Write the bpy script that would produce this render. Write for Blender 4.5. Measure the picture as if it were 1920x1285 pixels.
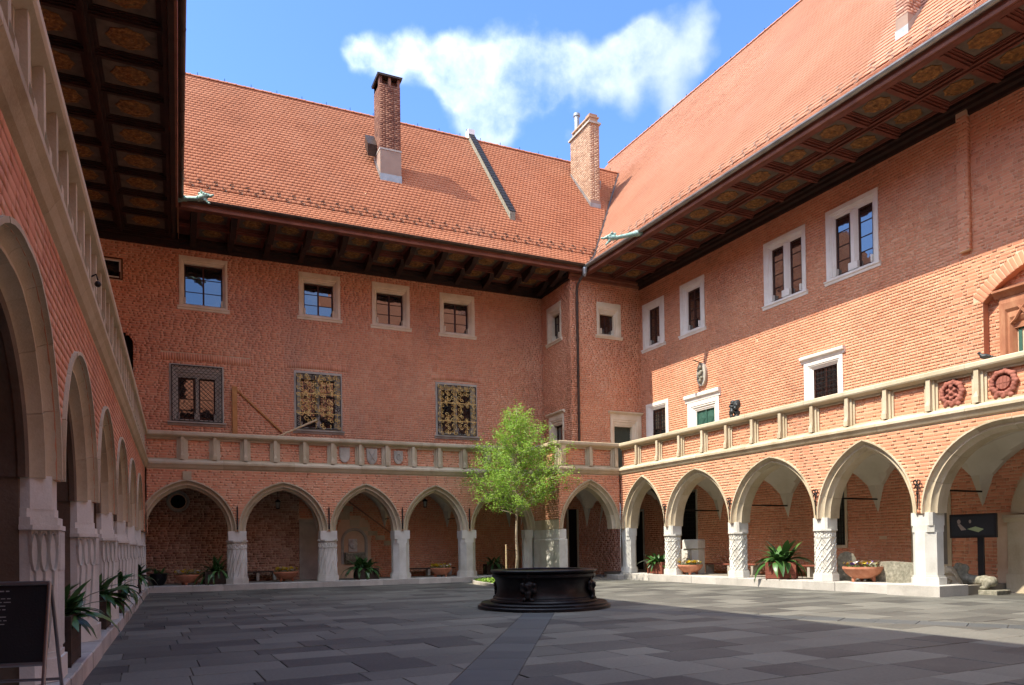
import bpy, bmesh, math, random
import numpy as np
from mathutils import Matrix, Vector
from mathutils.geometry import delaunay_2d_cdt
random.seed(7); RNG = np.random.default_rng(7)
for o in list(bpy.data.objects): bpy.data.objects.remove(o)
SC = bpy.context.scene
COL = SC.collection
PI = math.pi

# ------------------------------------------------------------------ camera
FPX, CY, PITCH, ROLL, YAW, EYE = 1380.68, 1008.33, 0.0130, 0.0152, 0.4254, 1.55
DL = 0.0376                      # the right wing is turned by this much
YB, XL, DR = 31.456, -1.1535, 19.763   # arcade fronts: back, left, right (distance)

def ray(px, py):
    X = (px-960)/FPX; Z = (CY-py)/FPX
    cr, sr = math.cos(ROLL), math.sin(ROLL)
    x = X*cr+Z*sr; zu = -X*sr+Z*cr
    c, s = math.cos(PITCH), math.sin(PITCH)
    y = c-zu*s; z = s+zu*c
    ca, sa = math.cos(YAW), math.sin(YAW)
    return Vector((x*ca+y*sa, -x*sa+y*ca, z))
r0 = ray(960, CY); rx = ray(960+FPX, CY)-r0; ry = ray(960, CY-FPX)-r0
cam = bpy.data.cameras.new('camera'); camo = bpy.data.objects.new('camera', cam); COL.objects.link(camo)
cam.sensor_width = 36; cam.sensor_fit = 'HORIZONTAL'
cam.lens = FPX/1920*36; cam.shift_y = (CY-642.5)/1920; cam.clip_end = 3000; cam.clip_start = .05
m3 = Matrix((rx.normalized(), ry.normalized(), (-r0).normalized())).transposed()
camo.matrix_world = Matrix.Translation((0, 0, EYE)) @ m3.to_4x4()
SC.camera = camo

def proj_np(P):
    x, y, z = P[..., 0], P[..., 1], P[..., 2]-EYE
    ca, sa = math.cos(YAW), math.sin(YAW)
    X = x*ca-y*sa; Y = x*sa+y*ca
    c, s = math.cos(PITCH), math.sin(PITCH)
    yf = Y*c+z*s; zu = -Y*s+z*c
    cr, sr = math.cos(ROLL), math.sin(ROLL)
    XX = X*cr-zu*sr; ZZ = X*sr+zu*cr
    yf = np.where(yf > .1, yf, np.nan)
    return 960+FPX*XX/yf, CY-FPX*ZZ/yf

# ------------------------------------------------------------------ sky and sun
LDIR = Vector((1, -0.04, -1.37)).normalized()
W = bpy.data.worlds.new('World'); SC.world = W; W.use_nodes = True
nt = W.node_tree; nt.nodes.clear()
def wn(t, **k):
    n = nt.nodes.new(t)
    for a, v in k.items(): setattr(n, a, v)
    return n
sky = wn('ShaderNodeTexSky', sky_type='NISHITA', sun_disc=False, altitude=200, air_density=1.0, dust_density=.6, ozone_density=1.1)
sky.sun_elevation = math.asin(-LDIR.z); sky.sun_rotation = math.atan2(-LDIR.x, -LDIR.y)
tc = wn('ShaderNodeTexCoord')
CLOUDS = [(725,85,62,1),(810,105,70,1),(900,120,80,1.1),(990,120,85,1.15),(1060,130,75,1.05),(900,190,72,.9),(930,250,55,.7),(1010,215,70,.75),
          (1190,95,66,1.05),(1270,80,62,.9),(1330,62,42,.7),(1150,165,55,.7),(1275,190,45,.95),(1195,60,40,.6),(1080,285,28,.6),(1190,205,30,.4),(608,95,30,.5),(412,15,30,.5),(690,50,34,.7)]
acc = None
def vm(op, a, b=None):
    n = wn('ShaderNodeVectorMath', operation=op)
    for i, v in enumerate((a, b)):
        if v is None: continue
        if isinstance(v, (tuple, Vector)): n.inputs[i].default_value = tuple(v)
        else: nt.links.new(v, n.inputs[i])
    return n
def ma(op, a, b=None, c=None, clamp=False):
    n = wn('ShaderNodeMath', operation=op, use_clamp=clamp)
    for i, v in enumerate((a, b, c)):
        if v is None: continue
        if isinstance(v, (int, float)): n.inputs[i].default_value = v
        else: nt.links.new(v, n.inputs[i])
    return n.outputs[0]
dirn = vm('NORMALIZE', tc.outputs['Generated']).outputs[0]
nz1 = wn('ShaderNodeTexNoise'); nz1.inputs['Scale'].default_value = 7; nz1.inputs['Detail'].default_value = 9; nz1.inputs['Roughness'].default_value = .58
nt.links.new(dirn, nz1.inputs['Vector'])
nz2 = wn('ShaderNodeTexNoise'); nz2.inputs['Scale'].default_value = 22; nz2.inputs['Detail'].default_value = 6; nz2.inputs['Roughness'].default_value = .6
nt.links.new(dirn, nz2.inputs['Vector'])
# the puffs are warped a little so that their outline is ragged
nzc = wn('ShaderNodeTexNoise'); nzc.inputs['Scale'].default_value = 6; nzc.inputs['Detail'].default_value = 4
nt.links.new(dirn, nzc.inputs['Vector'])
wsub = vm('SUBTRACT', nzc.outputs['Color'], (.5, .5, .5)).outputs[0]
wsc = vm('SCALE', wsub); wsc.inputs['Scale'].default_value = .13
dirw = vm('ADD', dirn, wsc.outputs[0]).outputs[0]
for px, py, r, a in CLOUDS:
    c = ray(px, py).normalized(); rr = r/FPX*.86
    d = vm('DISTANCE', dirw, c).outputs['Value']
    mr = wn('ShaderNodeMapRange', interpolation_type='SMOOTHERSTEP')
    mr.inputs['From Min'].default_value = rr*1.7; mr.inputs['From Max'].default_value = rr*.1
    mr.inputs['To Max'].default_value = a
    nt.links.new(d, mr.inputs['Value'])
    acc = mr.outputs[0] if acc is None else ma('ADD', acc, mr.outputs[0])
nzb = wn('ShaderNodeTexNoise'); nzb.inputs['Scale'].default_value = 2.3; nzb.inputs['Detail'].default_value = 8; nzb.inputs['Roughness'].default_value = .55
nt.links.new(dirn, nzb.inputs['Vector'])
away = wn('ShaderNodeMapRange', interpolation_type='SMOOTHSTEP'); away.inputs['From Min'].default_value = .40; away.inputs['From Max'].default_value = .75
nt.links.new(vm('DISTANCE', dirn, ray(850, 170).normalized()).outputs['Value'], away.inputs['Value'])
base = ma('MULTIPLY', ma('MULTIPLY_ADD', nzb.outputs['Fac'], 6.0, -2.25), away.outputs[0])     # extra clouds, only out of view, added to fill the shaded walls
accm = ma('MINIMUM', ma('MULTIPLY', acc, .85), 1.0)
t1 = ma('ADD', accm, ma('MULTIPLY_ADD', nz1.outputs['Fac'], 2.0, -1.02))
t1 = ma('ADD', t1, ma('MULTIPLY_ADD', nz2.outputs['Fac'], .9, -.45))
t1 = ma('MULTIPLY', t1, ma('MULTIPLY', acc, 2.2, clamp=True))
t1 = ma('ADD', t1, ma('MAXIMUM', base, 0))
cm = wn('ShaderNodeMapRange', interpolation_type='SMOOTHSTEP'); cm.inputs['From Min'].default_value = .34; cm.inputs['From Max'].default_value = 1.75
cm.inputs['To Max'].default_value = .97
nt.links.new(t1, cm.inputs['Value'])
SKY_STR, CLOUD = .145, (1.5, 1.56, 1.62)
tint = wn('ShaderNodeMixRGB', blend_type='MULTIPLY'); tint.inputs['Fac'].default_value = 1; tint.inputs['Color2'].default_value = (.33, .44, .62, 1)
nt.links.new(sky.outputs[0], tint.inputs['Color1'])
mx = wn('ShaderNodeMixRGB')
cc = wn('ShaderNodeMixRGB'); cc.inputs['Color1'].default_value = (*CLOUD, 1); cc.inputs['Color2'].default_value = (CLOUD[0]*.66, CLOUD[1]*.74, CLOUD[2]*.84, 1)
cs = wn('ShaderNodeMapRange'); cs.inputs['From Min'].default_value = .48; cs.inputs['From Max'].default_value = .68
nt.links.new(nz1.outputs['Fac'], cs.inputs['Value']); nt.links.new(cs.outputs[0], cc.inputs['Fac'])
# clouds boosted strongly towards the sun, as added fill for the shade
sd = wn('ShaderNodeMapRange'); sd.inputs['From Min'].default_value = .05; sd.inputs['From Max'].default_value = 1.0; sd.inputs['To Min'].default_value = 1.0; sd.inputs['To Max'].default_value = 6.0
nt.links.new(vm('DOT_PRODUCT', dirn, -LDIR).outputs['Value'], sd.inputs['Value'])
cl = vm('SCALE', cc.outputs[0]); nt.links.new(sd.outputs[0], cl.inputs['Scale']); nt.links.new(cl.outputs[0], mx.inputs['Color2'])
nt.links.new(cm.outputs[0], mx.inputs['Fac']); nt.links.new(tint.outputs[0], mx.inputs['Color1'])
bg = wn('ShaderNodeBackground'); bg.inputs['Strength'].default_value = SKY_STR
out = wn('ShaderNodeOutputWorld')
nt.links.new(mx.outputs[0], bg.inputs['Color']); nt.links.new(bg.outputs[0], out.inputs['Surface'])
sun = bpy.data.lights.new('sun', 'SUN'); sun.energy = 2.0; sun.angle = math.radians(.53); sun.color = (1, .90, .75)
suno = bpy.data.objects.new('sun', sun); COL.objects.link(suno)
suno.rotation_euler = LDIR.to_track_quat('-Z', 'Y').to_euler()
SC.view_settings.view_transform = 'Standard'; SC.view_settings.look = 'None'; SC.view_settings.gamma = 1
SC.view_settings.use_curve_mapping = False
SC.view_settings.exposure = 2.15

# ------------------------------------------------------------------ materials
MATS = {}
def mat(name, stops, rough=.85, metal=0, scale=3.0, rnd=0, fine=(40, .25), bump=.25, bscale=60, bdist=.01, spec=.3, dirt=None, detail=5, coat=0, stretch=None, trans=0):
    """ramp over (noise, optionally the piece's own random value); world position so that pieces never repeat"""
    m = bpy.data.materials.new(name); m.use_nodes = True; t = m.node_tree; N = t.nodes; L = t.links
    b = N['Principled BSDF']; b.inputs['Roughness'].default_value = rough; b.inputs['Metallic'].default_value = metal
    b.inputs['Specular IOR Level'].default_value = spec; b.inputs['Coat Weight'].default_value = coat
    g = N.new('ShaderNodeNewGeometry'); pos = g.outputs['Position']
    if stretch:
        mp = N.new('ShaderNodeMapping'); mp.inputs['Scale'].default_value = stretch; L.new(pos, mp.inputs[0]); pos = mp.outputs[0]
    n1 = N.new('ShaderNodeTexNoise'); n1.inputs['Scale'].default_value = scale; n1.inputs['Detail'].default_value = detail; L.new(pos, n1.inputs['Vector'])
    def M(op, a, bb, clamp=False):
        n = N.new('ShaderNodeMath'); n.operation = op; n.use_clamp = clamp
        for i, v in enumerate((a, bb)):
            if isinstance(v, (int, float)): n.inputs[i].default_value = v
            else: L.new(v, n.inputs[i])
        return n.outputs[0]
    f = M('MULTIPLY_ADD', n1.outputs['Fac'], 1.6); f.node.inputs[2].default_value = -.3
    if rnd:
        oi = N.new('ShaderNodeObjectInfo')
        r = M('FRACT', M('ADD', g.outputs['Random Per Island'], oi.outputs['Random']), 0)
        f = M('ADD', M('MULTIPLY', f, 1-rnd), M('MULTIPLY', r, rnd))
    if fine:
        n2 = N.new('ShaderNodeTexNoise'); n2.inputs['Scale'].default_value = fine[0]; n2.inputs['Detail'].default_value = 4; L.new(pos, n2.inputs['Vector'])
        f = M('ADD', f, M('MULTIPLY', M('SUBTRACT', n2.outputs['Fac'], .5), fine[1]), True)
    cr = N.new('ShaderNodeValToRGB'); e = cr.color_ramp.elements
    while len(e) > 1: e.remove(e[-1])
    for i, (p, c) in enumerate(stops):
        if i == 0: e[0].position = p; e[0].color = (*c, 1)
        else: q = e.new(p); q.color = (*c, 1)
    L.new(f, cr.inputs[0]); col = cr.outputs[0]
    if dirt:
        dpos = g.outputs['Position']
        if len(dirt) > 4: dm = N.new('ShaderNodeMapping'); dm.inputs['Scale'].default_value = dirt[4]; L.new(dpos, dm.inputs[0]); dpos = dm.outputs[0]
        n3 = N.new('ShaderNodeTexNoise'); n3.inputs['Scale'].default_value = dirt[0]; n3.inputs['Detail'].default_value = 6; n3.inputs['Roughness'].default_value = .65; L.new(dpos, n3.inputs['Vector'])
        mr = N.new('ShaderNodeMapRange'); mr.inputs['From Min'].default_value = dirt[1]; mr.inputs['From Max'].default_value = dirt[1]+.22; mr.inputs['To Max'].default_value = dirt[2]
        L.new(n3.outputs['Fac'], mr.inputs['Value'])
        mm = N.new('ShaderNodeMixRGB'); mm.inputs['Color2'].default_value = (*dirt[3], 1); L.new(mr.outputs[0], mm.inputs['Fac']); L.new(col, mm.inputs['Color1']); col = mm.outputs[0]
    L.new(col, b.inputs['Base Color'])
    if bump:
        nb = N.new('ShaderNodeTexNoise'); nb.inputs['Scale'].default_value = bscale; nb.inputs['Detail'].default_value = 5; L.new(pos, nb.inputs['Vector'])
        bp = N.new('ShaderNodeBump'); bp.inputs['Strength'].default_value = bump; bp.inputs['Distance'].default_value = bdist
        L.new(nb.outputs['Fac'], bp.inputs['Height']); L.new(bp.outputs[0], b.inputs['Normal'])
    if trans: b.inputs['Transmission Weight'].default_value = trans
    MATS[name] = m; return m
def flat(name, c, rough=.6, metal=0, **k): return mat(name, [(0, tuple(x*.86 for x in c)), (1, tuple(min(1, x*1.12) for x in c))], rough, metal, **k)

BRK = [(0, (.24, .11, .075)), (.10, (.43, .185, .105)), (.38, (.60, .252, .145)), (.66, (.66, .30, .175)), (.88, (.70, .37, .235)), (1, (.54, .30, .19))]
mat('brick', BRK, .92, rnd=.36, scale=.4, fine=(28, .25), bump=.25, bscale=70, bdist=.004, dirt=(.5, .54, .55, (.33, .18, .13), (1, 1, .4)))
mat('brick_old', [(0, (.17, .09, .065)), (.3, (.33, .17, .12)), (.6, (.44, .25, .18)), (1, (.56, .40, .30))], .92, rnd=.6, scale=.8, fine=(28, .5), bump=.5, bscale=70, bdist=.006)
mat('mortar', [(0, (.50, .35, .23)), (.5, (.60, .43, .29)), (1, (.68, .51, .37))], .95, scale=2, bump=.4, bscale=90)
mat('roof_tile', [(0, (.33, .125, .062)), (.4, (.43, .168, .084)), (.75, (.47, .195, .102)), (1, (.51, .24, .14))], .85, rnd=.22, scale=.5, fine=(14, .3), bump=.3, dirt=(.35, .54, .4, (.33, .16, .10), (1, 1, .5)))
mat('brick_dark', [(0, (.09, .04, .03)), (.4, (.19, .085, .055)), (1, (.32, .17, .11))], .92, rnd=.6, scale=.8, bump=.4)
mat('brick_tan', [(0, (.26, .15, .10)), (.4, (.40, .25, .16)), (1, (.55, .38, .26))], .92, rnd=.6, scale=.8, bump=.4)
mat('roof_tile_pale', [(0, (.35, .155, .092)), (.4, (.43, .20, .122)), (.75, (.465, .23, .145)), (1, (.51, .27, .185))], .85, rnd=.2, scale=.4, fine=(14, .3), bump=.3, dirt=(.3, .54, .4, (.40, .22, .155), (1, 1, .5)))
mat('limestone', [(0, (.42, .41, .36)), (.45, (.58, .575, .525)), (1, (.70, .70, .66))], .8, scale=2.2, rnd=.25, fine=(24, .35), bump=.35, bscale=40, dirt=(1.6, .54, .5, (.36, .30, .22), (1, 1, .3)))
mat('sandstone', [(0, (.33, .265, .165)), (.45, (.475, .40, .275)), (1, (.58, .51, .385))], .85, scale=1.6, rnd=.38, fine=(22, .35), bump=.35, bscale=45, dirt=(1.3, .53, .5, (.25, .185, .11), (1, 1, .3)))
mat('grey_stone', [(0, (.27, .25, .21)), (.5, (.40, .375, .32)), (1, (.52, .49, .43))], .85, scale=1.8, fine=(26, .4), bump=.35, bscale=45, dirt=(1.0, .55, .4, (.18, .16, .13)))
mat('window_stone', [(0, (.55, .46, .32)), (.5, (.69, .60, .45)), (1, (.77, .70, .57))], .8, scale=1.8, fine=(24, .3), bump=.25, bscale=50, dirt=(1.5, .58, .35, (.42, .33, .22)))
mat('white_stone', [(0, (.66, .62, .55)), (.5, (.76, .73, .68)), (1, (.82, .80, .76))], .75, scale=1.8, fine=(24, .3), bump=.25, bscale=50, dirt=(1.6, .58, .4, (.5, .42, .32)))
mat('vault_plaster', [(0, (.46, .42, .33)), (.5, (.54, .50, .41)), (1, (.60, .565, .48))], .92, scale=1.2, fine=(12, .25), bump=.15, bscale=30)
mat('chimney_plaster', [(0, (.27, .19, .145)), (1, (.36, .27, .21))], .9, scale=2, bump=.3)
mat('red_stone', [(0, (.20, .07, .05)), (.5, (.29, .105, .075)), (1, (.37, .15, .11))], .85, scale=5, fine=(30, .4), bump=.5, bscale=60)
mat('portal_stone', [(0, (.22, .09, .045)), (.5, (.33, .14, .075)), (1, (.45, .24, .13))], .8, scale=3, fine=(20, .4), bump=.3, bscale=50, stretch=(1, 1, .35))
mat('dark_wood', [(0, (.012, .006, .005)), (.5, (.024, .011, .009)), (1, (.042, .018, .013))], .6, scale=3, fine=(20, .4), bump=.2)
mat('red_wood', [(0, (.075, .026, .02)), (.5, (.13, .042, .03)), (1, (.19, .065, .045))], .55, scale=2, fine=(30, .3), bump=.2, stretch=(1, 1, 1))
mat('fascia_wood', [(0, (.13, .048, .032)), (.5, (.19, .075, .048)), (1, (.26, .11, .07))], .6, scale=2, fine=(24, .35), bump=.2)
mat('coffer_paint', [(0, (.055, .045, .038)), (.5, (.10, .085, .068)), (1, (.15, .12, .09))], .8, scale=3, fine=(14, .5), bump=.1)
mat('medallion', [(0, (.06, .035, .016)), (.35, (.14, .065, .022)), (.65, (.24, .12, .035)), (1, (.36, .22, .08))], .6, scale=8, fine=(18, .8), bump=.8, bscale=16, bdist=.04)
mat('casement_wood', [(0, (.035, .012, .008)), (1, (.075, .026, .016))], .5, scale=5, bump=.1)
mat('oak', [(0, (.20, .095, .04)), (.5, (.30, .15, .065)), (1, (.40, .22, .11))], .75, scale=6, fine=(40, .4), bump=.3, stretch=(1, 1, .2))
mat('timber_post', [(0, (.36, .16, .05)), (1, (.52, .27, .10))], .7, scale=6, fine=(40, .3), bump=.2)
mat('zinc', [(0, (.24, .25, .25)), (.5, (.34, .35, .34)), (1, (.46, .46, .43))], .45, .7, scale=3, fine=(18, .4), bump=.1)
mat('brown_metal', [(0, (.045, .032, .026)), (1, (.10, .075, .06))], .45, .5, scale=3, bump=.1)
mat('verdigris', [(0, (.12, .24, .20)), (.5, (.26, .42, .36)), (1, (.46, .60, .53))], .6, .2, scale=9, fine=(30, .5), bump=.3)
mat('iron', [(0, (.012, .011, .011)), (1, (.035, .03, .028))], .55, .5, scale=9, bump=.2)
mat('gilding', [(0, (.42, .27, .08)), (.5, (.64, .45, .16)), (1, (.76, .60, .28))], .5, .1, scale=12, bump=.2)
mat('bronze_dark', [(0, (.008, .008, .010)), (.5, (.016, .016, .019)), (.8, (.03, .03, .033)), (1, (.055, .055, .05))], .4, .6, scale=3, fine=(16, .4), bump=.25, bscale=18, bdist=.008)
mat('bust_bronze', [(0, (.03, .034, .036)), (1, (.07, .075, .075))], .5, .5, scale=9, bump=.3)
mat('old_green_stone', [(0, (.10, .10, .075)), (.5, (.22, .21, .16)), (1, (.38, .36, .29))], .85, scale=10, fine=(30, .6), bump=.5)
mat('paving', [(0, (.042, .041, .037)), (.25, (.070, .069, .061)), (.5, (.110, .109, .093)), (.75, (.148, .146, .124)), (1, (.20, .197, .165))], .62, rnd=.62, scale=.5, fine=(22, .5), bump=.35, bscale=40, bdist=.006, dirt=(1.1, .53, .4, (.15, .145, .12)), spec=.35)
mat('paving_blue', [(0, (.060, .066, .066)), (.5, (.086, .093, .092)), (1, (.112, .12, .116))], .6, rnd=.5, scale=.8, fine=(9, .3), bump=.25, bscale=30, bdist=.008)
mat('joint_sand', [(0, (.11, .10, .088)), (1, (.16, .145, .125))], .95, scale=6)
mat('ground_earth', [(0, (.12, .11, .09)), (1, (.18, .165, .14))], .95, scale=.5)
mat('gallery_floor', [(0, (.18, .16, .13)), (1, (.30, .27, .22))], .8, scale=2, bump=.2)
mat('plinth_stone', [(0, (.28, .27, .24)), (.5, (.44, .42, .38)), (1, (.60, .58, .53))], .85, rnd=.4, scale=1.6, fine=(24, .4), bump=.4, bscale=40, dirt=(1.3, .55, .45, (.22, .20, .17)))
mat('terracotta', [(0, (.33, .12, .065)), (.5, (.46, .19, .11)), (1, (.55, .27, .17))], .8, scale=6, fine=(30, .3), bump=.2)
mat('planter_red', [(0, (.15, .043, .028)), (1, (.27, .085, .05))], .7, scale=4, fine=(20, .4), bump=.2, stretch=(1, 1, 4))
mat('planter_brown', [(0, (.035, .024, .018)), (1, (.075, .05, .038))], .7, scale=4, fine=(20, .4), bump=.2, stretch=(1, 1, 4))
mat('soil', [(0, (.02, .014, .01)), (1, (.05, .035, .025))], .95, scale=12, bump=.8)
mat('strap_leaf', [(0, (.022, .06, .014)), (.5, (.042, .115, .024)), (1, (.09, .19, .045))], .38, rnd=.6, scale=3, fine=(18, .3), bump=.1, spec=.5)
mat('strap_leaf_dark', [(0, (.02, .06, .018)), (.5, (.04, .115, .03)), (1, (.10, .20, .055))], .35, rnd=.6, scale=3, fine=(18, .3), bump=.1, spec=.5)
mat('bark', [(0, (.20, .16, .11)), (.5, (.33, .28, .20)), (1, (.43, .38, .29))], .9, scale=14, bump=.5)
mat('stake_wood', [(0, (.45, .34, .19)), (1, (.60, .48, .30))], .8, scale=10, bump=.2)
mat('ground_cover_leaf', [(0, (.08, .17, .015)), (.5, (.15, .28, .03)), (1, (.26, .38, .05))], .6, rnd=.7, scale=4, bump=0)
mat('petal_yellow', [(0, (.60, .42, .01)), (1, (.78, .66, .06))], .6, rnd=.5, scale=9, bump=0)
mat('petal_white', [(0, (.62, .60, .52)), (1, (.78, .76, .70))], .6, rnd=.5, scale=9, bump=0)
mat('petal_violet', [(0, (.08, .04, .26)), (1, (.17, .09, .42))], .6, rnd=.5, scale=9, bump=0)
flat('black_plastic', (.016, .016, .018), .35, scale=3)
flat('board_black', (.022, .024, .028), .5, scale=3)
flat('board_frame', (.30, .30, .31), .35, .8, scale=3)
flat('chalk', (.42, .42, .42), .8)
flat('lamp_glass', (.35, .38, .36), .2)
flat('green_door', (.035, .10, .075), .55, scale=4)
flat('green_grey_door', (.055, .068, .052), .6, scale=4)
flat('dark_interior', (.010, .009, .008), .9)
flat('grey_panel', (.20, .19, .17), .5)
flat('cream_leaf', (.66, .65, .58), .6)
flat('screen_skin', (.30, .24, .20), .3)
flat('screen_lime', (.32, .38, .20), .3)
# leaves let light through
def leafmat(name, c1, c2, tr):
    m = mat(name, [(0, c1), (1, c2)], .55, rnd=.8, scale=1.3, fine=None, bump=0)
    t = m.node_tree; b = t.nodes['Principled BSDF']; o = t.nodes['Material Output']
    tl = t.nodes.new('ShaderNodeBsdfTranslucent'); tl.inputs['Color'].default_value = (*tr, 1)
    mxs = t.nodes.new('ShaderNodeMixShader'); mxs.inputs[0].default_value = .42
    t.links.new(b.outputs[0], mxs.inputs[1]); t.links.new(tl.outputs[0], mxs.inputs[2]); t.links.new(mxs.outputs[0], o.inputs['Surface'])
leafmat('tree_leaf', (.11, .26, .035), (.36, .52, .10), (.36, .56, .08))
mat('shade_brown_stone', [(0, (.085, .06, .042)), (.5, (.135, .10, .07)), (1, (.20, .155, .115))], .88, scale=1.3, fine=(20, .4), bump=.35, bscale=40)  # shade of the left pier sides and arch soffits, put into the stone colour
leafmat('ivy_leaf', (.02, .06, .012), (.06, .13, .03), (.05, .12, .02))
# glass panes: old glass, slightly wavy, dark room behind
m = bpy.data.materials.new('window_glass'); m.use_nodes = True; t = m.node_tree; b = t.nodes['Principled BSDF']
b.inputs['Base Color'].default_value = (.012, .013, .014, 1); b.inputs['Roughness'].default_value = .04; b.inputs['Specular IOR Level'].default_value = .5
b.inputs['Coat Weight'].default_value = 1; b.inputs['Coat IOR'].default_value = 2.2; b.inputs['Coat Roughness'].default_value = .02
nb = t.nodes.new('ShaderNodeTexNoise'); nb.inputs['Scale'].default_value = 2.5
gg = t.nodes.new('ShaderNodeNewGeometry'); t.links.new(gg.outputs['Position'], nb.inputs['Vector'])
bp = t.nodes.new('ShaderNodeBump'); bp.inputs['Strength'].default_value = .12; bp.inputs['Distance'].default_value = .02
t.links.new(nb.outputs['Fac'], bp.inputs['Height']); t.links.new(bp.outputs[0], b.inputs['Normal']); t.links.new(bp.outputs[0], b.inputs['Coat Normal'])
MATS['window_glass'] = m
MM = MATS
# ------------------------------------------------------------------ helpers
def link(name, me, parent=None, xf=None, kind=None, label=None, cat=None, group=None):
    o = bpy.data.objects.new(name, me); COL.objects.link(o)
    if parent is not None: o.parent = parent
    if xf is not None: o.matrix_basis = xf
    for k, v in (('kind', kind), ('label', label), ('category', cat), ('group', group)):
        if v: o[k] = v
    return o
def thing(name, label, cat, loc=(0, 0, 0), rz=0, group=None, xf=None):
    return link(name, None, None, xf if xf is not None else Matrix.Translation(loc) @ Matrix.Rotation(rz, 4, 'Z'), None, label, cat, group)

class MB:
    """collects faces; several materials allowed"""
    def __init__(s): s.v = []; s.f = []; s.m = []; s.cur = 0; s.mats = []
    def use(s, name):
        if name not in s.mats: s.mats.append(name)
        s.cur = s.mats.index(name); return s
    def add(s, vs, fs):
        b = len(s.v); s.v += [tuple(v) for v in vs]
        for f in fs: s.f.append(tuple(b+i for i in f)); s.m.append(s.cur)
        return s
    def box(s, x0, x1, y0, y1, z0, z1, skip=''):
        x0, x1 = min(x0, x1), max(x0, x1); y0, y1 = min(y0, y1), max(y0, y1); z0, z1 = min(z0, z1), max(z0, z1)
        v = [(x0,y0,z0),(x1,y0,z0),(x1,y1,z0),(x0,y1,z0),(x0,y0,z1),(x1,y0,z1),(x1,y1,z1),(x0,y1,z1)]
        f = {'b':(3,2,1,0),'t':(4,5,6,7),'f':(0,1,5,4),'r':(1,2,6,5),'k':(2,3,7,6),'l':(3,0,4,7)}
        return s.add(v, [q for k, q in f.items() if k not in skip])
    def bevbox(s, x0, x1, y0, y1, z0, z1, b=.01):
        """box with its front and top edges eased"""
        v = []
        for z, i in ((z0, 0), (z1-b, 0), (z1, b)):
            v += [(x0+i, y0+i, z), (x1-i, y0+i, z), (x1-i, y1-i, z), (x0+i, y1-i, z)]
        f = [(3,2,1,0), (8,9,10,11)]
        for k in (0, 4):
            for j in range(4): f.append((k+j, k+(j+1) % 4, k+4+(j+1) % 4, k+4+j))
        return s.add(v, f)
    def prism(s, poly, y0, y1, caps=True):
        """polygon in x,z extruded along y"""
        n = len(poly); v = [(p[0], y0, p[1]) for p in poly]+[(p[0], y1, p[1]) for p in poly]
        f = [((i+1) % n, i, n+i, n+(i+1) % n) for i in range(n)]
        if caps: f += [tuple(range(n)), tuple(reversed(range(n, 2*n)))]
        return s.add(v, f)
    def prismz(s, poly, z0, z1, caps=True):
        n = len(poly); v = [(p[0], p[1], z0) for p in poly]+[(p[0], p[1], z1) for p in poly]
        f = [(i, (i+1) % n, n+(i+1) % n, n+i) for i in range(n)]
        if caps: f += [tuple(reversed(range(n))), tuple(range(n, 2*n))]
        return s.add(v, f)
    def sweepu(s, u0, u1, prof, caps=True):
        """open or closed profile of (d,z) run along u"""
        n = len(prof); v = [(u0, p[0], p[1]) for p in prof]+[(u1, p[0], p[1]) for p in prof]
        f = [(i, i+1, n+i+1, n+i) for i in range(n-1)]+[(n-1, 0, n, 2*n-1)]
        if caps: f += [tuple(reversed(range(n))), tuple(range(n, 2*n))]
        return s.add(v, f)
    def lathe(s, prof, n=32, cx=0, cy=0, ang0=0, lobes=None):
        v = []; f = []
        for r, z in prof:
            for k in range(n):
                a = ang0+2*PI*k/n; rr = r*(lobes(a) if lobes else 1); v.append((cx+rr*math.cos(a), cy+rr*math.sin(a), z))
        for i in range(len(prof)-1):
            for k in range(n): k2 = (k+1) % n; f.append((i*n+k, i*n+k2, (i+1)*n+k2, (i+1)*n+k))
        f.append(tuple(reversed(range(n)))); f.append(tuple(range((len(prof)-1)*n, len(prof)*n)))
        return s.add(v, f)
    def tube(s, pts, r, n=6, cap=True):
        pts = [Vector(p) for p in pts]; rs = r if isinstance(r, (list, tuple)) else [r]*len(pts)
        v = []; f = []; prev = None
        for i, p in enumerate(pts):
            d = (pts[min(i+1, len(pts)-1)]-pts[max(i-1, 0)]).normalized()
            if prev is None: a = d.orthogonal().normalized()
            else: a = (prev-d*prev.dot(d)).normalized()
            prev = a; b = d.cross(a)
            for k in range(n): t = 2*PI*k/n; v.append(p+(a*math.cos(t)+b*math.sin(t))*rs[i])
        for i in range(len(pts)-1):
            for k in range(n): k2 = (k+1) % n; f.append((i*n+k, i*n+k2, (i+1)*n+k2, (i+1)*n+k))
        if cap: f.append(tuple(reversed(range(n)))); f.append(tuple(range((len(pts)-1)*n, len(pts)*n)))
        return s.add(v, f)
    def ring(s, rect, prof, w=(1, 1, 1, 1)):
        """mitred rectangular frame: prof of (inset, d); rect u0,u1,z0,z1; w scales inset left,right,bottom,top"""
        u0, u1, z0, z1 = rect; v = []; f = []
        for i, d in prof: v += [(u0+i*w[0], d, z0+i*w[2]), (u1-i*w[1], d, z0+i*w[2]), (u1-i*w[1], d, z1-i*w[3]), (u0+i*w[0], d, z1-i*w[3])]
        for k in range(len(prof)-1):
            for j in range(4): a = 4*k+j; b = 4*k+(j+1) % 4; f.append((a, b, b+4, a+4))
        return s.add(v, f)
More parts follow.
